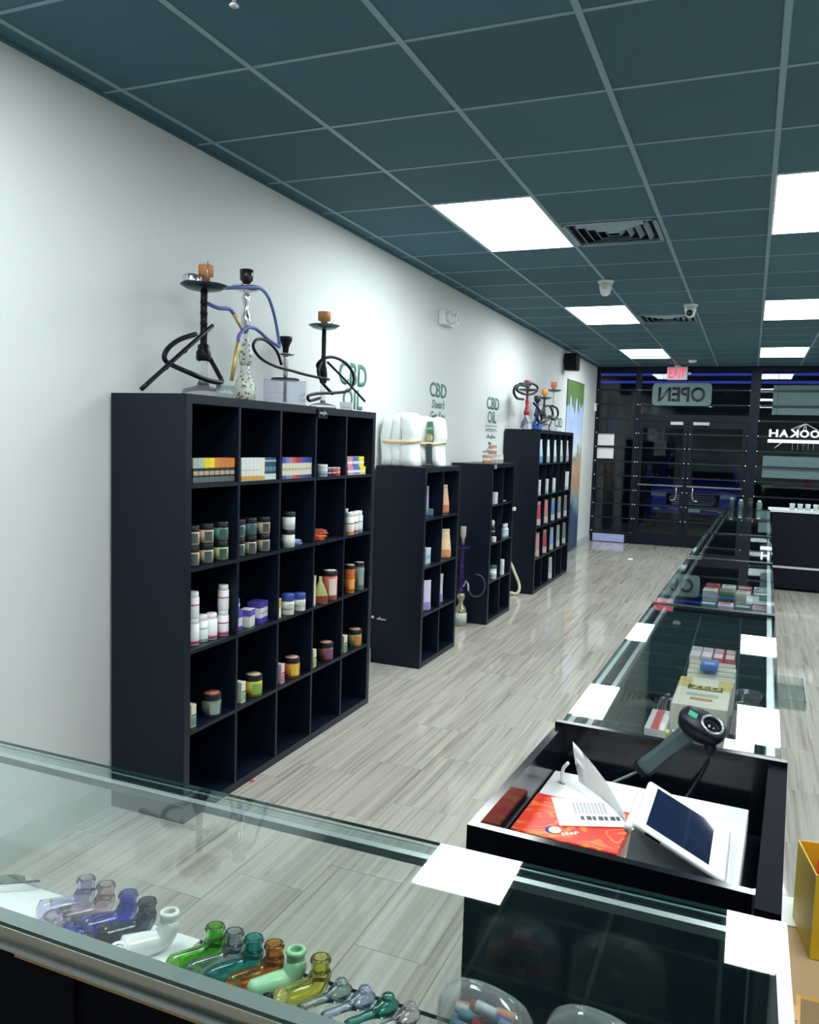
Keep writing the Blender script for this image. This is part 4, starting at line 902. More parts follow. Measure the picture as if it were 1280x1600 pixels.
obj('bumper_bar', MB().rbox((0, -.01, .47), (1.3, .05, .03), .01, 1), m_chrome, car); obj('lower_lip', MB().rbox((0, .02, .34), (1.5, .08, .08), .02, 1), m_black, car)
obj('number_plate', MB().b2((-.16, -.05, .42), (.16, -.04, .52)), m_white, car)

# ------------------------------------------------------------------ glass showcases
GM = [m_glass, m_gedge]
def pane(mb_lo, mb_hi, thin):
    """glass sheet: big faces clear, thin edges green; thin = axis of thickness"""
    mf = {'z': (0, 0, 1, 1, 1, 1), 'y': (1, 1, 0, 0, 1, 1), 'x': (1, 1, 1, 1, 0, 0)}[thin]
    return MB().b2(mb_lo, mb_hi, mf=mf)
TOPZ = .965
m_deck = m_black
ROT = -.0172
def row_pt(y, dx=0.): return Vector((-.394 + .0172 * (y - 1.96) + dx, y, 0))
def showcase(label, ya, yb):
    L_ = yb - ya; Wd = .50
    t = thing('glass_showcase', label, 'display case', tuple(row_pt(ya)), ROT, 'glass showcases in a row')
    obj('plinth', MB().b2((.03, .01, 0), (Wd - .03, L_ - .01, .1)), m_blackm, t)
    obj('cabinet_base', MB().b2((0, .002, .1), (Wd, L_ - .002, .32)), m_deck, t)
    obj('end_panel', MB().b2((.0, .002, .32), (Wd, .018, TOPZ + .002)), m_black, t)
    obj('end_panel', MB().b2((.0, L_ - .018, .32), (Wd, L_ - .002, TOPZ + .002)), m_black, t)
    obj('top_glass', pane((.0, .018, TOPZ - .008), (Wd, L_ - .018, TOPZ), 'z'), GM, t)
    obj('front_glass', pane((.0, .018, .32), (.006, L_ - .018, TOPZ - .008), 'x'), GM, t)
    for k in range(2):
        x = Wd - .012 - .012 * k; a = .02 + k * (L_ / 2 - .03)
        d_ = obj('sliding_door', pane((x, a, .335), (x + .005, a + L_ / 2 - .005, TOPZ - .03), 'x'), GM, t)
        obj('finger_pull', MB().lathe([(0, 0), (.015, 0), (.015, .004), (0, .004)], 12, c=(x + .005, a + (.1 if k == 0 else L_ / 2 - .1), .75), R=Matrix.Rotation(math.pi / 2, 3, 'Y')), m_alu, d_)
    tr = obj('door_track', MB().b2((Wd - .030, .02, TOPZ - .03), (Wd - .012, L_ - .02, TOPZ - .0085)), m_alu, t)
    obj('door_track', MB().b2((Wd - .032, .02, .32), (Wd - .002, L_ - .02, .336)), m_alu, t)
    obj('light_bar', MB().b2((.052, .03, TOPZ - .028), (.066, L_ - .03, TOPZ - .0085)), m_alu, t)
    obj('corner_trim', MB().b2((.0065, .02, TOPZ - .026), (.02, L_ - .02, TOPZ - .0085)), m_alu, t)
    for z_, d0 in ((.70, .12), (.52, .08)):
        obj('glass_shelf', pane((d0, .02, z_ - .006), (Wd - .035, L_ - .02, z_), 'z'), GM, t)
    for y in (.35, L_ - .35):
        for z_, d0 in ((.70, .12), (.52, .08)):
            obj('shelf_bracket', MB().b2((d0, y - .004, z_ - .02), (Wd - .04, y + .004, z_ - .0065)), m_chrome, t)
    return t
SEG = [1.963, 3.742, 5.485, 7.225, 8.98, 10.56]
SN = ['with the ZED boxes, beside the register stand', 'filled with stacked packs of wraps, second in the row', 'with a green leaf-print pack, third in the row', 'holding pale cards, fourth in the row', 'at the end of the row by the cross counter']
for k in range(5): showcase('long glass showcase ' + SN[k], SEG[k] + .002, SEG[k + 1] - .002)
def rowthing(x, y): p = row_pt(y); return Vector((p.x + x, y, .7))
# first showcase: boxes on the glass shelf
def shelf_box(name, label, x, y, w_, l_, h_, col, marks=(), rz=ROT, z_=.70, cat='box', group=None):
    p = row_pt(y); t = thing(name, label, cat, (p.x + x, y, z_), rz, group)
    obj('carton', MB().rbox((0, 0, h_ / 2), (w_, l_, h_), .002, 1), mat(col, .4), t)
    for (u0, u1, v0, v1, c) in marks:
        obj('print', MB().b2((-w_ / 2 + u0 * w_, -l_ / 2 + v0 * l_, h_ - .0004), (-w_ / 2 + u1 * w_, -l_ / 2 + v1 * l_, h_ + .0006)), mat(c, .5), t)
    return t
zb = shelf_box('display_box', 'white and gold ZED display box in the nearest long showcase', .282, 2.83, .17, .34, .15, 'dcd9c8', [(.0, .25, .62, .98, 'c9b04a'), (.75, 1., .62, .98, 'c9b04a'), (.2, .85, .56, .72, '14110c'), (.3, .7, .2, .28, 'b0702c')])
me = text_mesh('ZED', .10, .042, .0008); obj('letters', me, mat('d8c02c', .4), zb, (-.045, .027, .1512))
for k in range(3): obj('fine_print', MB().b2((-.05, -.03 - .012 * k, .1496), (.05, -.026 - .012 * k, .1506)), mat('8a8a80', .5), zb)
for k in range(5):
    shelf_box('rolling_box', '%s cream flat box counted away from the ZED box' % ORD7[k], .287 + .004 * (k % 2), 3.07 + .055 * k, .165, .05, .12 + .004 * k, ('d8d2bc', 'dcd8c8', 'd2ccb4', 'dedacb', 'd6d0bb')[k], [(.05, .95, .4, .5, 'b8b094')], group='cream boxes behind the ZED box')
shelf_box('blue_tin', 'blue tin lying on the cream boxes in the nearest showcase', .28, 3.19, .06, .1, .022, '2f66b8', [(.2, .8, .2, .5, '9cc4ea')], z_=.7 + .142)
for k in range(4):
    shelf_box('red_pack', '%s pack in the clear-topped line behind the cream boxes' % ('pale', 'pale pink', 'coral red', 'deep red')[k], .215 + .043 * k, 3.45, .04, .17, .14, ('e0d4d4', 'd8c8cc', 'd24a58', 'c83448')[k], [(.1, .9, .05, .45, ('e8e4e8', 'f0e8ec', 'e6e0e4', 'd8dcd8')[k]), (.1, .9, .55, .95, 'c9b8bc')], group='red packs in the nearest showcase')
for k in range(7):
    shelf_box('lighter', '%s slim lighter in the row before the ZED box, counted from papers' % ORD7[k], .20 + .021 * k, 2.56 + .01 * (k % 2), .016, .03, .09, ('d8d840', 'c83a4a', 'e0e4e0', 'd8a838', '4a9a6a', 'd8dcdc', 'c8484a')[k], [(.1, .9, .1, .9, 'c8d0d0')], group='lighters before the ZED box', cat='lighter')
shelf_box('booklet', 'stack of white and red papers beside the lighters', .165, 2.63, .06, .2, .10, 'e0dedd', [(.3, .7, .0, 1., 'c83c48')])
shelf_box('red_tray', 'flat red tray beside the ZED box in the nearest showcase', .158, 2.84, .07, .17, .03, 'c8382c', [(.05, .95, .1, .9, 'd8483a')], z_=.70)
for k in range(6):
    p = row_pt(3.02); o = obj('glass_tip', MB().tube([(0, 0, 0), (0, .0, .05), (.006, 0, .058), (.02, 0, .06)], .0055, 8), m_tint, None, (p.x + .127 + .0125 * k, 3.0 + .05 * (k % 2), .70)); tag(o, '%s small bent clear glass tip from the front glass, nearest showcase' % ORD7[k], 'glass tip', 'clear glass tips')
shelf_box('dark_box', 'dark red speckled box beside the ZED box', .415, 2.72, .08, .25, .1, '3c1424', [(.1, .9, .1, .9, '5a2030')])
for k in range(3):
    p = row_pt(2.9 + .2 * k); o = obj('glass_dish', MB().lathe([(0, 0), (.04, 0), (.055, .03), (.052, .032), (.038, .005), (0, .005)], 20), m_tint, None, (p.x + .42, 2.98 + .17 * k, .70)); tag(o, 'clear round glass dish %s' % ('beside the ZED box', 'beside the first cream boxes', 'beside the last cream boxes')[k], 'dish', 'clear dishes in the nearest showcase')
wc = obj('white_card', MB().rbox((0, 0, .001), (.066, .1, .002), .0008, 1), m_paper, None, (.017, 2.0, TOPZ), (0, 0, -.03)); tag(wc, 'white card lying on the showcase glass beside the scanner', 'card')
at = thing('acrylic_tray', 'clear acrylic tray clipped to the back of the nearest showcase', 'tray', (.1235, 2.95, .84), ROT)
obj('tray_body', MB().b2((0, -.15, 0), (.09, .15, .004)).b2((.086, -.15, .004), (.09, .15, .03)).b2((0, -.15, .004), (.086, -.146, .03)).b2((0, .146, .004), (.086, .15, .03)), m_thin, at)
obj('hook_plate', MB().b2((0, -.15, .004), (.004, .146, .05)), m_thin, at)
for k in range(3): obj('label_strip', MB().b2((.0905, -.12 + .085 * k, .01), (.092, -.05 + .085 * k, .026)), mat((.6, .64, .6), .4), at)
# second showcase packs
PC = ['e8ecea', '3a70c4', 'c83c48', 'e8ecec', '3f8a58', 'e4e8ee', 'd8a0b8', 'e8ecec', 'b03a58', 'e6e2d6']
for i in range(4):
    for j in range(4):
        for q in range((3, 4, 4, 3)[i]):
            c = PC[(i * 3 + j * 5 + q * 2) % 10]
            shelf_box('wrap_pack', 'wrap pack, %s up, %s stack from the front glass, %s line, second showcase' % (ORD7[q], ORD7[j], ORD7[i]), .19 + .085 * j - .004 * (i % 2), 4.62 + .17 * i, .075, .11, .045, c, [(.1, .9, .1, .45, PC[(i + j + q + 3) % 10]), (.2, .8, .6, .8, '3a3e44')], z_=.70 + .0455 * q, group='packs of wraps in the second showcase')
shelf_box('white_tray', 'long white card tray in the second showcase in the row', .40, 4.05, .12, .1, .05, 'dfe4e2', [(.1, .9, .2, .7, 'c9d0ce')])
shelf_box('white_tray', 'white card box with dark end in the second showcase in the row', .40, 5.34, .13, .2, .06, 'd8dedc', [(.0, .12, .0, 1., '22282c')])
shelf_box('leaf_pack', 'crumpled green leaf-print pack in the third showcase in the row', .22, 6.0, .2, .12, .03, '9ab08a', [(.1, .9, .2, .5, 'c4d0b4')])
for k, (x, y) in enumerate(((.40, 5.75), (.40, 6.1), (.36, 6.35), (.41, 6.7), (.4, 7.6), (.38, 8.0), (.4, 9.5))):
    shelf_box('pale_card', '%s pale card box near the doors of the %s showcase in the row' % (('first', 'second', 'third', 'fourth', 'nearer', 'farther', 'only')[k], 'third' if k < 4 else ('fourth' if k < 6 else 'last')), x, y, .1, .12, .04, 'cfd6d4', [(.1, .9, .2, .6, 'b4c0be')], group='pale card boxes near the showcase doors')
shelf_box('grey_box', 'grey-green box in the fourth showcase in the row', .3, 7.95, .09, .14, .08, '8fa09a', [(.1, .9, .3, .7, 'b0bcb8')])

# cross counter at the end of the row
cc = thing('cross_counter', 'long black counter crossing behind the showcase row', 'counter', (.30, 10.66, 0))
obj('body', MB().b2((0, 0, .03), (2.9, .5, .94)), m_black, cc); obj('kick', MB().b2((.02, .03, 0), (2.88, .47, .03)), m_blackm, cc)
obj('trim_strip', MB().b2((.0, -.006, .27), (2.9, 0, .295)), mat((.55, .6, .58), .4), cc)
obj('top_edge', MB().b2((-.06, -.02, .94), (2.9, .5, .965)), mat((.62, .66, .66), .35), cc)
for k in range(9):
    j_ = jar('small_jar', '%s pale jar in the line on the cross counter, from the showcases' % ORD7[k], (.5 + .085 * k, 10.80, .965), .03, .075, 'a9c0b8', 'c8d4d0', None, 'small jars on the cross counter')
bg = obj('balloon', MB().lathe([(0, 0), (.05, .03), (.08, .1), (.07, .17), (.03, .2), (0, .205)], 16), mat((.7, .05, .12), .35), None, (1.06, 11.05, .965)); tag(bg, 'bright red round ornament on the cross counter', 'ornament')
for k in range(4):
    bottle('counter_bottle', '%s bottle standing at the end of the showcase row' % ('dark teal', 'grey-green', 'black', 'pale green')[k], (-.17 + .1 * k, 10.36 + .06 * (k % 2), TOPZ), .03, .13 - .02 * (k % 2), ('1c2a30', '40585c', '14181e', '5f7a76')[k], ('8fa4a4', 'c8d4d4', '222a30', 'd4dcdc')[k], group='bottles at the end of the showcase row')

# ------------------------------------------------------------------ pipe counter (nearest, along X)
NX0, NX1, NY0, NY1 = -1.70, .092, .79, 1.272
pcn = thing('pipe_counter', 'glass pipe counter with aluminium edge, nearest the camera end of the shop', 'display case', (NX0, NY0, 0))
pcn['label'] = 'wide glass counter full of coloured glass pipes, across the aisle end'
PL, PD = NX1 - NX0, NY1 - NY0
obj('cabinet_base', MB().b2((.01, .01, 0), (PL - .01, PD - .01, .22)), m_blackm, pcn)
obj('deck', MB().b2((.01, .01, .22), (PL - .01, PD - .01, .24)), mat((.5, .5, .48), .5), pcn)
obj('top_glass', pane((0, 0, TOPZ - .006), (PL - .018, PD, TOPZ), 'z'), GM, pcn)
obj('front_glass', pane((.01, PD - .008, .24), (PL - .018, PD - .002, TOPZ - .009), 'y'), GM, pcn)
obj('front_channel', MB().b2((.01, PD - .045, TOPZ - .024), (PL - .02, PD - .030, TOPZ - .0095)), mat((.42, .48, .47), .3, .5, key='chan'), pcn)
obj('front_channel', MB().b2((.01, PD - .022, TOPZ - .022), (PL - .02, PD - .0085, TOPZ - .0095)), m_thin, pcn)
obj('rear_rail', MB().b2((.0, .002, TOPZ - .03), (PL - .018, .012, TOPZ - .0095)), mat((.52, .49, .43), .25, .85, key='warmalu'), pcn)
obj('rear_flange', MB().b2((.0, .012, TOPZ - .014), (PL - .018, .036, TOPZ - .0095)), mat((.15, .19, .185), .4), pcn)
obj('rear_lip', MB().b2((.0, -.006, TOPZ - .036), (PL - .018, .022, TOPZ - .03)), m_alu, pcn)
obj('wood_edge', MB().b2((.80, -.003, TOPZ - .043), (PL - .018, .02, TOPZ - .036)), mat((.55, .34, .14), .5), pcn)
for k in range(2): obj('rear_door', MB().b2((.01 + k * (PL / 2 - .01), .004 + .006 * k, .24), (.005 + (k + 1) * (PL / 2), .009 + .006 * k, TOPZ - .043)), m_blackm, pcn)
obj('end_cap', MB().b2((PL - .018, .0, .24), (PL, PD, TOPZ + .001)), mat((.42, .45, .45), .35, .6), pcn)
obj('end_panel', MB().b2((0, .02, .24), (.01, PD - .01, TOPZ - .01)), m_alu, pcn)
obj('glass_shelf', pane((.012, .03, .692), (PL - .03, 1.21 - NY0, .70), 'z'), GM, pcn)
fb = obj('foam_sheet', MB().b2((-1.55, .86, .70), (-.90, 1.205, .704)), m_paper); tag(fb, 'white foam sheet under the pale pipes in the glass pipe counter', 'sheet')
PZ = .70
def hollow(P, R_, n, k_):
    """open-mouthed tube with a wall: outer skin, rounded lip, inner skin closed at the tail"""
    o_ = MB().tube(P, R_, n, cap=False); i_ = MB().tube(P[3:], [r * k_ for r in R_[3:]], n, cap=False)
    no, ni = len(o_.v), len(i_.v); mb = MB(); mb.v = o_.v + i_.v
    mb.f = o_.f + [[q + no for q in reversed(f)] for f in i_.f]
    lipo = list(range(no - n, no)); lipi = list(range(no + ni - n, no + ni))
    mb.f += [[lipo[q], lipo[(q + 1) % n], lipi[(q + 1) % n], lipi[q]] for q in range(n)]
    mb.f += [list(range(n - 1, -1, -1)), list(range(no, no + n))]
    mb.m = [0] * len(mb.f); mb.sm = [True] * (len(mb.f) - 2) + [False] * 2; return mb
def pipe(label, base, col, tail, h_=.066, r=.0185, lean=(0, .01), opaque=False, z_=PZ, group='bent glass pipes', bulb=0.):
    """bent blown-glass pipe: open upright mouth curving into a body lying on the shelf"""
    t = thing('glass_pipe', label, 'glass pipe', (base[0], base[1], z_), 0, group)
    tx, ty = tail
    P = cr([(tx, ty, r * 1.0), (tx * .55, ty * .55, r * 1.0), (tx * .15, ty * .15, r * 1.1), (lean[0] * .3, lean[1] * .3, r * 2.0), (lean[0] * .7, lean[1] * .7, h_ * .65), (lean[0], lean[1], h_)], 5)
    n = len(P); R_ = [r * (.82 + .20 * math.sin(math.pi * min(1, k / n * 1.2)) + bulb * max(0, 1 - k / n * 3)) for k in range(n)]
    R_[0] *= .5; R_[-2] = r * .98; R_[-1] = r * .86
    m = mat(col, .15) if opaque else solid_glass(col, .0, 1.42)
    obj('tube_body', hollow(P, R_, 16, .66), m, t)
    return t
BP = [('bright green', -.838, 1.164, (.28, .82, .14)), ('smoke grey', -.797, 1.164, (.66, .74, .78)), ('dark teal', -.756, 1.164, (.16, .64, .60)), ('amber brown', -.714, 1.165, (.90, .42, .12)), ('milky jade', -.672, 1.168, None), ('lemon yellow', -.622, 1.166, (1., .95, .32))]
for n, x, y, c in BP:
    pipe('%s glass pipe in the row on the clear shelf' % n, (x, y), c or (.38, .72, .42), (-.055, -.065), .068, .0192, (-.003, .006), c is None)
LP_ = [('pale lavender', -1.158, 1.18, (.78, .74, .97), False), ('pale pink', -1.108, 1.18, (.96, .80, .85), False), ('cobalt blue', -1.048, 1.175, (.24, .28, .92), False), ('black', -.998, 1.17, (.20, .25, .32), False), ('milk white', -.938, 1.16, (.78, .82, .78), True)]
for n, x, y, c, op_ in LP_:
    pipe('%s glass pipe standing on the white foam sheet' % n, (x, y), c, (-.052, -.07), .068, .0195, (-.002, .006), op_, PZ + .004, bulb=.5)
def spoon(label, p, d, L_, r, col, op_=False, z_=PZ):
    d = Vector((d[0], d[1], 0)).normalized(); t = thing('spoon_pipe', label, 'glass pipe', (p[0], p[1], z_), 0, 'small spoon pipes')
    P = [Vector((0, 0, r)) + d * (L_ * k / 12) for k in range(13)]
    prof = [.25, .75, 1., 1.02, .9, .66, .5, .44, .42, .42, .44, .46, .36]
    m = mat(col, .2) if op_ else solid_glass(col, .0, 1.4)
    obj('body', MB().tube(P, [r * q for q in prof], 14), m, t)
    obj('bowl_rim', MB().lathe([(r * .55, 0), (r * .7, .002), (r * .6, .005), (r * .4, .002)], 14, c=(d.x * L_ * .2, d.y * L_ * .2, r * 1.92), cap=False), m, t)
    return t
for n, x, y, c in (('smoke grey', -.574, 1.19, (.5, .6, .6)), ('lilac blue', -.530, 1.19, (.66, .72, .95)), ('dark green', -.487, 1.19, (.10, .42, .36)), ('pale rose', -.446, 1.185, (.93, .84, .89))):
    spoon('%s little spoon pipe lying near the clear tubs' % n, (x, y), (-.55, -.83), .1, .0165, c)
for n, x, y, c in (('black', -.665, 1.105, (.02, .02, .03)), ('olive yellow', -.60, 1.10, (.55, .5, .1)), ('navy', -.545, 1.095, (.03, .03, .16))):
    spoon('%s little spoon pipe in the second row of the glass counter' % n, (x, y), (-.75, -.65), .1, .0145, c)
for n, x, y, c in (('cobalt', -1.06, 1.085, (.05, .07, .5)), ('green-black', -1.015, 1.07, (.03, .06, .06)), ('lilac pink', -1.12, 1.10, (.7, .6, .8))):
    spoon('large %s spoon pipe lying on the white foam sheet' % n, (x, y), (-.8, -.6), .13, .026, c, False, PZ + .004)
spoon('white opal spoon pipe lying on the white foam sheet', (-.955, 1.085), (-.8, -.6), .12, .022, (.75, .8, .78), True, PZ + .004)
lf = thing('leaf_dish', 'grey-green glass leaf dish on the white foam sheet', 'dish', (-1.36, 1.165, PZ + .004), .6)
P = [(.075 * math.sin(a / 12 * math.pi) * (1 if a < 13 else -1) * .5, -.07 + .14 * (a if a < 13 else 24 - a) / 12) for a in range(24)]
obj('leaf', MB().prism([(y_, x_) for x_, y_ in P], .016), solid_glass((.2, .27, .23), .1, 1.3), lf); obj('vein', MB().tube([(-.07, 0, .017), (.07, 0, .017)], .002, 6), solid_glass((.2, .27, .23), .1, 1.3), lf)
# clear tubs with glass bits
m_plas = pane_mat((.93, .95, .95), .07, .16)
def tub(label, cx, cy, w_, d_, h_, bits, rz):
    """clear rounded clamshell standing on its edge, domed top"""
    t = thing('clear_tub', label, 'tub', (cx, cy, PZ), rz); n = 24; R_ = []
    for q in (0, .04, .2, .45, .65, .8, .9, .96, 1.):
        s_ = 1. if q < .5 else max(.12, (1 - ((q - .5) / .5) ** 2.6) ** .5) if q < 1 else .3
        dd = .8 if q == 0 else (1. if q < .6 else 1 - .75 * ((q - .6) / .4) ** 2)
        R_.append([(w_ / 2 * s_ * math.copysign(abs(math.cos(a)) ** .6, math.cos(a)), d_ / 2 * dd * math.copysign(abs(math.sin(a)) ** .6, math.sin(a)), h_ * q) for a in [2 * math.pi * k / n for k in range(n)]])
    obj('shell', MB().loft(R_), m_plas, t)
    obj('rim', MB().tube(cr([(-w_ / 2, 0, .004), (-w_ / 2, 0, h_ * .5), (-w_ * .42, 0, h_ * .82), (-w_ * .2, 0, h_ * .98), (w_ * .2, 0, h_ * .98), (w_ * .42, 0, h_ * .82), (w_ / 2, 0, h_ * .5), (w_ / 2, 0, .004)]), .0018, 6), m_thin, t)
    rnd = random.Random(len(label))
    for k in range(bits[0]):
        c = bits[1][k % len(bits[1])]; lv = k // 5
        p = Vector((rnd.uniform(-.3, .3) * w_, rnd.uniform(-.22, .22) * d_, .009 + .0135 * lv))
        a = rnd.uniform(-.5, .5); dd = Vector((math.cos(a), math.sin(a) * .4, rnd.uniform(-.1, .1))) * .017
        obj('glass_piece', MB().tube([p - dd, p + dd], .0085, 8), mat(c, .12) if bits[2] else m_tint, t)
tub('clear plastic tub of red, white and blue glass pieces in the pipe counter', -.330, 1.165, .155, .07, .108, (26, ('c8283c', 'd8dce4', '3a4a9a', 'b83848', '6a98b0', 'd88a60'), True), -.15)
tub('clear plastic tub of clear glass pieces in the pipe counter', -.155, 1.165, .16, .07, .118, (16, ('c4cccc', 'd8dede', 'b4bcc0'), False), -.15)

# ------------------------------------------------------------------ register stand
RC = Vector((-.172, 1.648, 0)); RR = -.05
rs = thing('register_stand', 'black register stand with sunken tray top', 'stand', tuple(RC), RR)
hw, hd2, tk = .245, .303, .018
obj('side_panel', MB().b2((-hw, -hd2, 0), (hw - .012, -hd2 + tk, TOPZ)), m_blackg, rs)
obj('side_panel', MB().b2((-hw, hd2 - tk, 0), (hw + .03, hd2, TOPZ + .012)), m_blackg, rs)
obj('front_panel', MB().b2((-hw, -hd2 + tk, 0), (-hw + tk, hd2 - tk, TOPZ)), m_blackg, rs)
obj('back_panel', MB().b2((hw - .008, -hd2 - .04, .0), (hw + .03, hd2 - tk, TOPZ)), m_blackm, rs)
obj('edge_strip', MB().b2((hw - .012, -hd2 - .001, .6), (hw - .0085, -hd2 + tk, TOPZ + .001)), m_alu, rs)
obj('tray_floor', MB().b2((-hw + tk, -hd2 + tk, .785), (hw - .008, hd2 - tk, .80)), m_blackg, rs)
wb = thing('white_carton', 'flat white carton lying in the register tray', 'box', (-.178, 1.70, .80), -.045)
obj('carton', MB().rbox((0, 0, .039), (.43, .355, .078), .002, 1), m_white, wb); obj('lid_seam', MB().b2((-.2155, -.178, .05), (.2155, .178, .0515)), mat((.55, .57, .57), .5), wb)
BZ = .8785
def marble_fn(nt, b_):
    N = nt.nodes; L = nt.links; tc = N.new('ShaderNodeTexCoord'); n = N.new('ShaderNodeTexNoise'); n.inputs['Scale'].default_value = 4.2; n.inputs['Distortion'].default_value = 2.2; n.inputs['Detail'].default_value = 2
    mp = N.new('ShaderNodeMapping'); mp.inputs['Scale'].default_value = (1.2, 2.2, 1); L.new(tc.outputs['Object'], mp.inputs[0]); L.new(mp.outputs[0], n.inputs[0])
    m_ = N.new('ShaderNodeMath'); m_.operation = 'PINGPONG'; m_.inputs[1].default_value = .08; L.new(n.outputs[0], m_.inputs[0])
    d = N.new('ShaderNodeMath'); d.operation = 'DIVIDE'; d.inputs[1].default_value = .08; L.new(m_.outputs[0], d.inputs[0])
    ra = N.new('ShaderNodeValToRGB'); e = ra.color_ramp.elements; e[0].position = .55; e[0].color = (.72, .022, .010, 1); e[1].position = .95; e[1].color = (.85, .22, .02, 1)
    L.new(d.outputs[0], ra.inputs[0]); L.new(ra.outputs[0], b_.inputs['Base Color'])
ob = thing('marbled_box', 'flat red and orange marbled box with a round emblem', 'box', (-.284, 1.612, BZ), -.05)
obj('carton', MB().rbox((0, 0, .0075), (.212, .19, .015), .002, 1), nodes_mat('red_marble', marble_fn, .4), ob)
e_ = obj('emblem', MB().lathe([(0, .0148), (.0155, .0148), (.0155, .0158), (0, .0158)], 20, c=(-.028, -.062, 0)), mat((.08, .10, .45), .4), ob)
obj('emblem_ring', MB().lathe([(.008, .0157), (.0125, .0157), (.0125, .0165), (.008, .0165)], 16, c=(-.024, -.062, 0), sy=1.15), m_white, e_)
obj('handwriting', scribble(4, .036, .012, .0016, 4), m_white, ob, (-.002, -.078, .0155), (0, 0, .9))
# manual
mz = BZ + .0155
A_ = hit(985, 1294, 2, mz); B_ = hit(893, 1203, 2, mz); C_ = hit(862, 1247, 2, mz); D_ = hit(874, 1291, 2, mz)
mn = thing('manual', 'open white instruction leaflet resting on the marbled box', 'leaflet', tuple(D_), 0)
q = lambda p: Vector(p) - D_
pg = [q(D_), q(A_), q(hit(955, 1258, 2, mz)), q(C_)]
obj('page', MB().loft([[p + Vector((0, 0, .0005)) for p in pg], [p + Vector((0, 0, .0022)) for p in pg]], sm=False), m_paper, mn)
# standing page: a curved sheet rising from the fold
f0, f1 = q(hit(985, 1292, 2, mz)), q(hit(905, 1222, 2, mz))
R_ = []
for k in range(7):
    u = k / 6; row = []
    for j in range(7):
        s = j / 6; p = f0.lerp(f1, s) + Vector((-.012 * math.sin(u * 1.6) + .012 * math.sin(s * 3.1), .01 * u, u * (.018 + .062 * s ** 1.1)))
        row.append(p)
    R_.append(row)
def sheet(R_, th):
    mb = MB(); n = len(R_[0]); V = [p for r in R_ for p in r]; V2 = [p + Vector((-th * .8, th * .8, 0)) for p in V]
    F = []
    for k in range(len(R_) - 1):
        for j in range(n - 1):
            a = k * n + j; F.append((a, a + 1, a + n + 1, a + n)); F.append(tuple(i + len(V) for i in (a, a + n, a + n + 1, a + 1)))
    m_ = len(R_); N_ = len(V); bd = [j for j in range(n)] + [k * n + n - 1 for k in range(1, m_)] + [(m_ - 1) * n + j for j in range(n - 2, -1, -1)] + [k * n for k in range(m_ - 2, 0, -1)]
    for a, b_ in zip(bd, bd[1:] + bd[:1]): F.append((a, a + N_, b_ + N_, b_))
    return mb.add(V + V2, F, 0, True)
obj('page', sheet(R_, .0012), m_paper, mn)
obj('page', sheet([[p + Vector((-.012 * k / 6, .004 + .016 * k / 6, 0)) for p in r] for k, r in enumerate(R_)], .0012), m_paper, mn)
u_ = (pg[1] - pg[0]); v_ = (pg[3] - pg[0])
def onpage(a, b_): return pg[0] + u_ * a + v_ * b_ + Vector((0, 0, .0022))
for k in range(9):
    a = .28 + .055 * k; P_ = [onpage(a, .42), onpage(a + .035, .42), onpage(a + .035, .82), onpage(a, .82)]
    obj('text_line', MB().loft([P_, [p + Vector((0, 0, .0005)) for p in P_]], sm=False), mat((.42, .43, .44), .6), mn)
for k in range(7):
    a = .34 + .085 * k; P_ = [onpage(a, .2), onpage(a + .05 + .02 * (k % 2), .2), onpage(a + .05 + .02 * (k % 2), .33), onpage(a, .33)]
    obj('text_block', MB().loft([P_, [p + Vector((0, 0, .0005)) for p in P_]], sm=False), mat((.06, .06, .07), .6), mn)
# touch-screen terminal
tb = thing('payment_terminal', 'white wedge-shaped touch-screen terminal on the white carton', 'terminal', (-.052, 1.585, BZ), -.02)
hl = .105
obj('wedge_body', MB().prism([(-.115, 0), (-.105, .075), (-.093, .083), (.055, .016), (.06, .008), (.058, 0)], 2 * hl - .02, 'y', -hl + .01), m_white, tb)
ang = math.atan2(.067, .148); Rt = Matrix.Rotation(ang, 3, 'Y'); cc_ = Vector((-.021, 0, .0535))
tp = obj('tablet', MB().rbox(cc_, (.178, 2 * hl, .014), .006, 3, R=Rt), m_white, tb)
sn_ = Rt @ Vector((0, 0, 1))
def scr_fn(nt, b_):
    b_.inputs['Base Color'].default_value = (.006, .012, .04, 1)
obj('screen', MB().box(cc_ + sn_ * .0073 + Rt @ Vector((-.008, 0, 0)), (.122, .172, .0012), 0, Rt), nodes_mat('dark_screen', scr_fn, .03, .6), tp)
obj('port', MB().box(cc_ + Rt @ Vector((-.05, -hl - .0002, 0)), (.03, .001, .004), 0, Rt), m_blackm, tp)
obj('hinge', MB().tube([(-.112, -.08, .07), (-.112, .08, .07)], .009, 10), m_white, tb)
# barcode scanner
bs = thing('barcode_scanner', 'black handheld barcode scanner propped on the register stand rim', 'scanner', (-.07, 1.945, TOPZ + .012), 0)
o0 = Vector((-.07, 1.945, TOPZ + .012)); sy_ = 1.93
wp = lambda a, b_, y=sy_: hit(a, b_, 1, y) - o0
m_sc = mat((.045, .075, .085), .4, key='scanner')
hA, hB = wp(1066, 1118), wp(1126, 1152)
axd = (hB - hA).normalized(); mid = (hA + hB) / 2
e1 = axd; e3 = Vector((0, -.45, .9)); e3 = (e3 - e1 * e3.dot(e1)).normalized(); e2 = e3.cross(e1)
MR = Matrix((e1, e2, e3)).transposed()
R_ = []; n = 20
for zq, s_ in ((-.034, .35), (-.03, .62), (-.014, .9), (.006, 1.), (.016, .96), (.02, .86)):
    R_.append([mid + MR @ Vector((.055 * s_ * math.copysign(abs(math.cos(a)) ** .8, math.cos(a)), .036 * s_ * math.copysign(abs(math.sin(a)) ** .8, math.sin(a)), zq)) for a in [2 * math.pi * k / n for k in range(n)]])
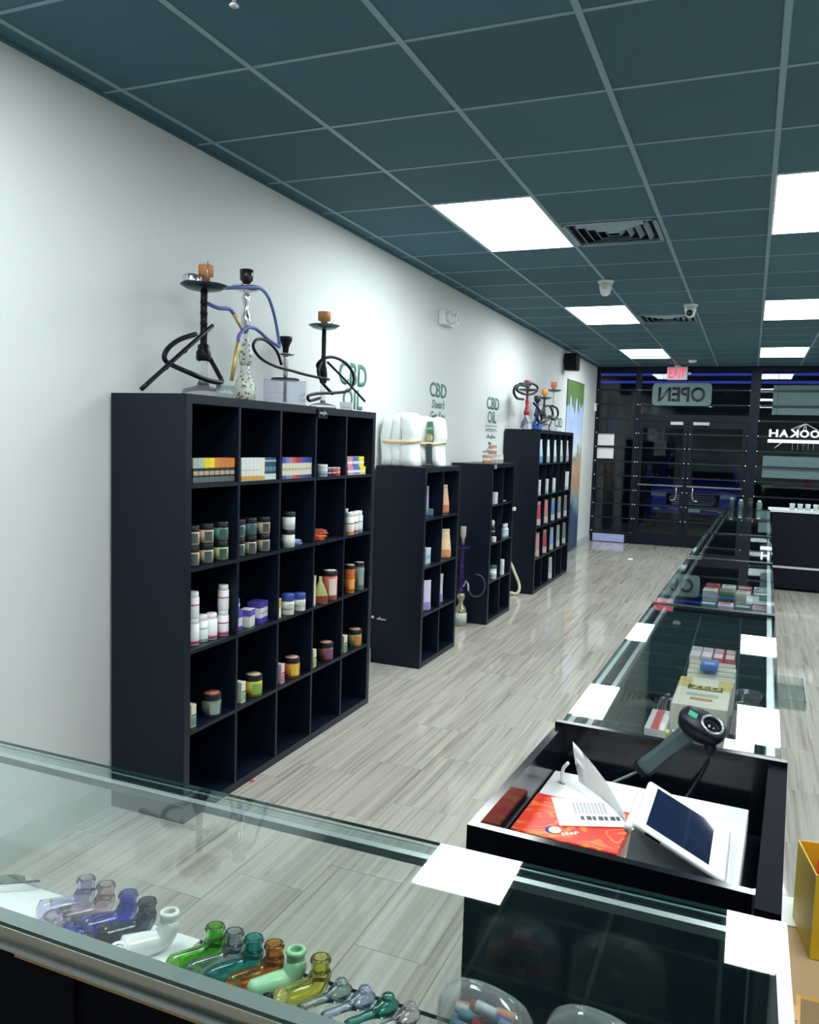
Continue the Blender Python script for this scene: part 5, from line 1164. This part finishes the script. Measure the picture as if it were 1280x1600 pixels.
obj('head', MB().loft(R_), m_black, bs)
obj('window_ring', MB().tube([mid + MR @ Vector((.018 + .024 * math.cos(a), .024 * math.sin(a), .022)) for a in [2 * math.pi * k / 20 for k in range(21)]], .0035, 8), mat((.3, .34, .36), .2, .6), bs)
obj('window', MB().lathe([(0, 0), (.023, 0), (.023, .002), (0, .002)], 18, c=mid + MR @ Vector((.018, 0, .019)), R=MR), m_blackg, bs)
obj('indicator', MB().box(mid + MR @ Vector((-.028, 0, .020)), (.02, .016, .003), 0, MR), mat((.05, .35, .22), .3), bs)
g0, g1 = wp(1072, 1148), wp(1006, 1200)
gd = (g1 - g0).normalized(); gs = gd.cross(Vector((0, 1, 0))).normalized(); gt = gs.cross(gd)
R_ = []
for u, a_, b__ in ((-.15, .8, .8), (0, 1, 1), (.5, .92, .95), (.9, 1.05, 1.), (1., .95, .92)):
    c = g0 + (g1 - g0) * u
    R_.append([c + gs * (.021 * a_ * x_) + gt * (.016 * b__ * y_) for x_, y_ in ((-1, -.6), (-.6, -1), (.6, -1), (1, -.6), (1, .6), (.6, 1), (-.6, 1), (-1, .6))])
obj('handle', MB().loft(R_, sm=False), m_sc, bs)
obj('handle_cap', MB().loft([[p + gd * .0 for p in R_[-1]], [p + gd * .014 for p in R_[-1]]], sm=False), m_black, bs)
obj('stand_neck', MB().tube(cr([mid + Vector((.02, .0, -.02)), wp(1110, 1178, 1.94), wp(1104, 1196, 1.945)]), [.014] * 13, 10), m_black, bs)
obj('cable', MB().tube(cr([g1 + gd * .01, wp(985, 1211, 1.92), wp(960, 1222, 1.9), wp(930, 1237, 1.86)]), .004, 8), mat((.12, .15, .16), .4), bs)
obj('cable', MB().tube(cr([wp(1108, 1185, 1.93), wp(1096, 1210, 1.91), wp(1080, 1235, 1.89), wp(1062, 1260, 1.86)]), .004, 8), m_black, bs)
# small white cable by the carton
cb = obj('white_cable', MB().tube(cr([hit(888, 1192, 2, .93), hit(880, 1202, 2, .91), hit(879, 1220, 2, .885), hit(884, 1222, 2, .883)]), .004, 8), m_white); tag(cb, 'short white cable looping beside the leaflet', 'cable')

# ------------------------------------------------------------------ boxes behind the counter
m_card = mat((.42, .29, .15), .7, key='cardboard', noise=.12, scale=14)
cbx = thing('cardboard_box', 'brown cardboard box with orange tape beside the register stand', 'box', (.36, 1.90, 0))
obj('carton', MB().rbox((0, 0, .25), (.46, .68, .5), .004, 1), m_card, cbx)
m_tape = mat((.62, .30, .04), .35, key='tape')
obj('tape', MB().b2((-.231, -.14, .42), (.0, -.09, .5012)), m_tape, cbx); obj('tape', MB().b2((-.2, -.342, .38), (-.12, -.05, .5014)), m_tape, cbx)
obj('flap', MB().box((-.10, -.2, .53), (.2, .006, .10), 0, Matrix.Rotation(-.5, 3, 'X')), m_card, cbx)
yb_ = thing('yellow_box', 'open yellow box with red bag inside on the cardboard box', 'box', (.30, 2.10, .502), .17)
m_yel = mat((.72, .46, .02), .45, key='yellowbox')
obj('side_wall', MB().b2((-.12, -.085, 0), (-.117, .085, .2)), m_yel, yb_); obj('side_wall', MB().b2((.117, -.085, 0), (.12, .085, .2)), m_yel, yb_)
obj('front_wall', MB().b2((-.117, -.085, 0), (.117, -.082, .2)), m_yel, yb_); obj('rear_wall', MB().b2((-.117, .082, 0), (.117, .085, .2)), m_yel, yb_); obj('floor_panel', MB().b2((-.117, -.082, 0), (.117, .082, .004)), m_yel, yb_)
for k in range(3): obj('printed_dot', MB().lathe([(0, 0), (.006, 0), (.006, .001), (0, .001)], 10, c=(-.075, -.0852, .06 + .035 * k), R=Matrix.Rotation(math.pi / 2, 3, 'X')), mat((.4, .05, .02), .5), yb_)
rb = obj('red_bag', MB().loft([[(.095 * s_ * math.copysign(abs(math.cos(a)) ** .6, math.cos(a)) + .006 * math.sin(5 * a), .065 * s_ * math.copysign(abs(math.sin(a)) ** .6, math.sin(a)), q_ + .012 * math.sin(3 * a) * (q_ > .1)) for a in [2 * math.pi * k / 18 for k in range(18)]] for q_, s_ in ((0, .8), (.06, 1.), (.15, 1.05), (.19, .9), (.215, .5))], sm=False), mat((.75, .02, .03), .3), None, (.305, 2.10, .507), (0, 0, .17)); tag(rb, 'bright red plastic bag stuffed in the yellow box', 'bag')
wn = obj('white_note', MB().b2((-.05, -.07, 0), (.05, .07, .002)), m_paper, None, (.165, 2.19, .501), (0, 0, .1)); tag(wn, 'white paper lying on the cardboard box behind the counter', 'paper')

# ------------------------------------------------------------------ scraps and stickers
sc_ = hit(394, 1221, 2, .0); o = obj('red_scrap', MB().loft([[(-.012, -.01, 0), (.014, -.008, 0), (.01, .012, 0), (-.01, .009, 0)], [(-.006, -.004, .006), (.007, -.003, .005), (.005, .006, .007), (-.005, .004, .006)]], sm=False), mat((.6, .06, .06), .5), None, (sc_.x, sc_.y, .0005)); tag(o, 'tiny red scrap lying on the floor before the tall hookah shelf', 'scrap')
sc_ = hit(985, 874, 2, .0); o = obj('white_scrap', MB().loft([[(-.04, -.04, 0), (.05, -.03, 0), (.03, .05, 0), (-.04, .03, 0)], [(-.02, -.01, .012), (.02, -.01, .01), (.01, .02, .014), (-.02, .01, .011)]], sm=False), m_paper, None, (sc_.x, sc_.y, .0005)); tag(o, 'white paper scrap lying on the floor before the doors', 'scrap')
st_ = thing('sticker', 'small white dot and writing on the side of the bundle-topped shelf', 'sticker', (0, S2Y - .0012, 0))
p = hit(582.5, 964, 1, S2Y); obj('dot', MB().lathe([(0, 0), (.011, 0), (.011, .001), (0, .001)], 14, c=(p.x, 0, p.z), R=Matrix.Rotation(math.pi / 2, 3, 'X')), m_white, st_)
p = hit(589, 968, 1, S2Y); obj('handwriting', scribble(5, .075, .022, .0022, 12), m_white, st_, (p.x, -.0005, p.z), RNEAR)
p = hit(804, 795, 1, S3Y + .76); cl_ = thing('price_clip', 'small white clip on the outer edge of the candle-topped shelf', 'clip', (SX + .0005, S3Y + .74, p.z - .02)); obj('clip', MB().rbox((.012, 0, .02), (.024, .06, .036), .004, 1), m_white, cl_); obj('tongue', MB().b2((0, -.02, .016), (.004, .02, .03)), m_alu, cl_)
p = hit(366, -14, 2, CH); sk_ = thing('sprinkler', 'small bright sprinkler head in the ceiling above the tall hookah shelf', 'sprinkler', (p.x, p.y, CH)); obj('escutcheon', MB().lathe([(0, -.008), (.03, -.008), (.04, 0), (0, 0)], 18), m_chrome, sk_); obj('head', MB().lathe([(0, -.045), (.016, -.045), (.016, -.04), (.006, -.038), (.008, -.008), (0, -.008)], 14), m_chrome, sk_)
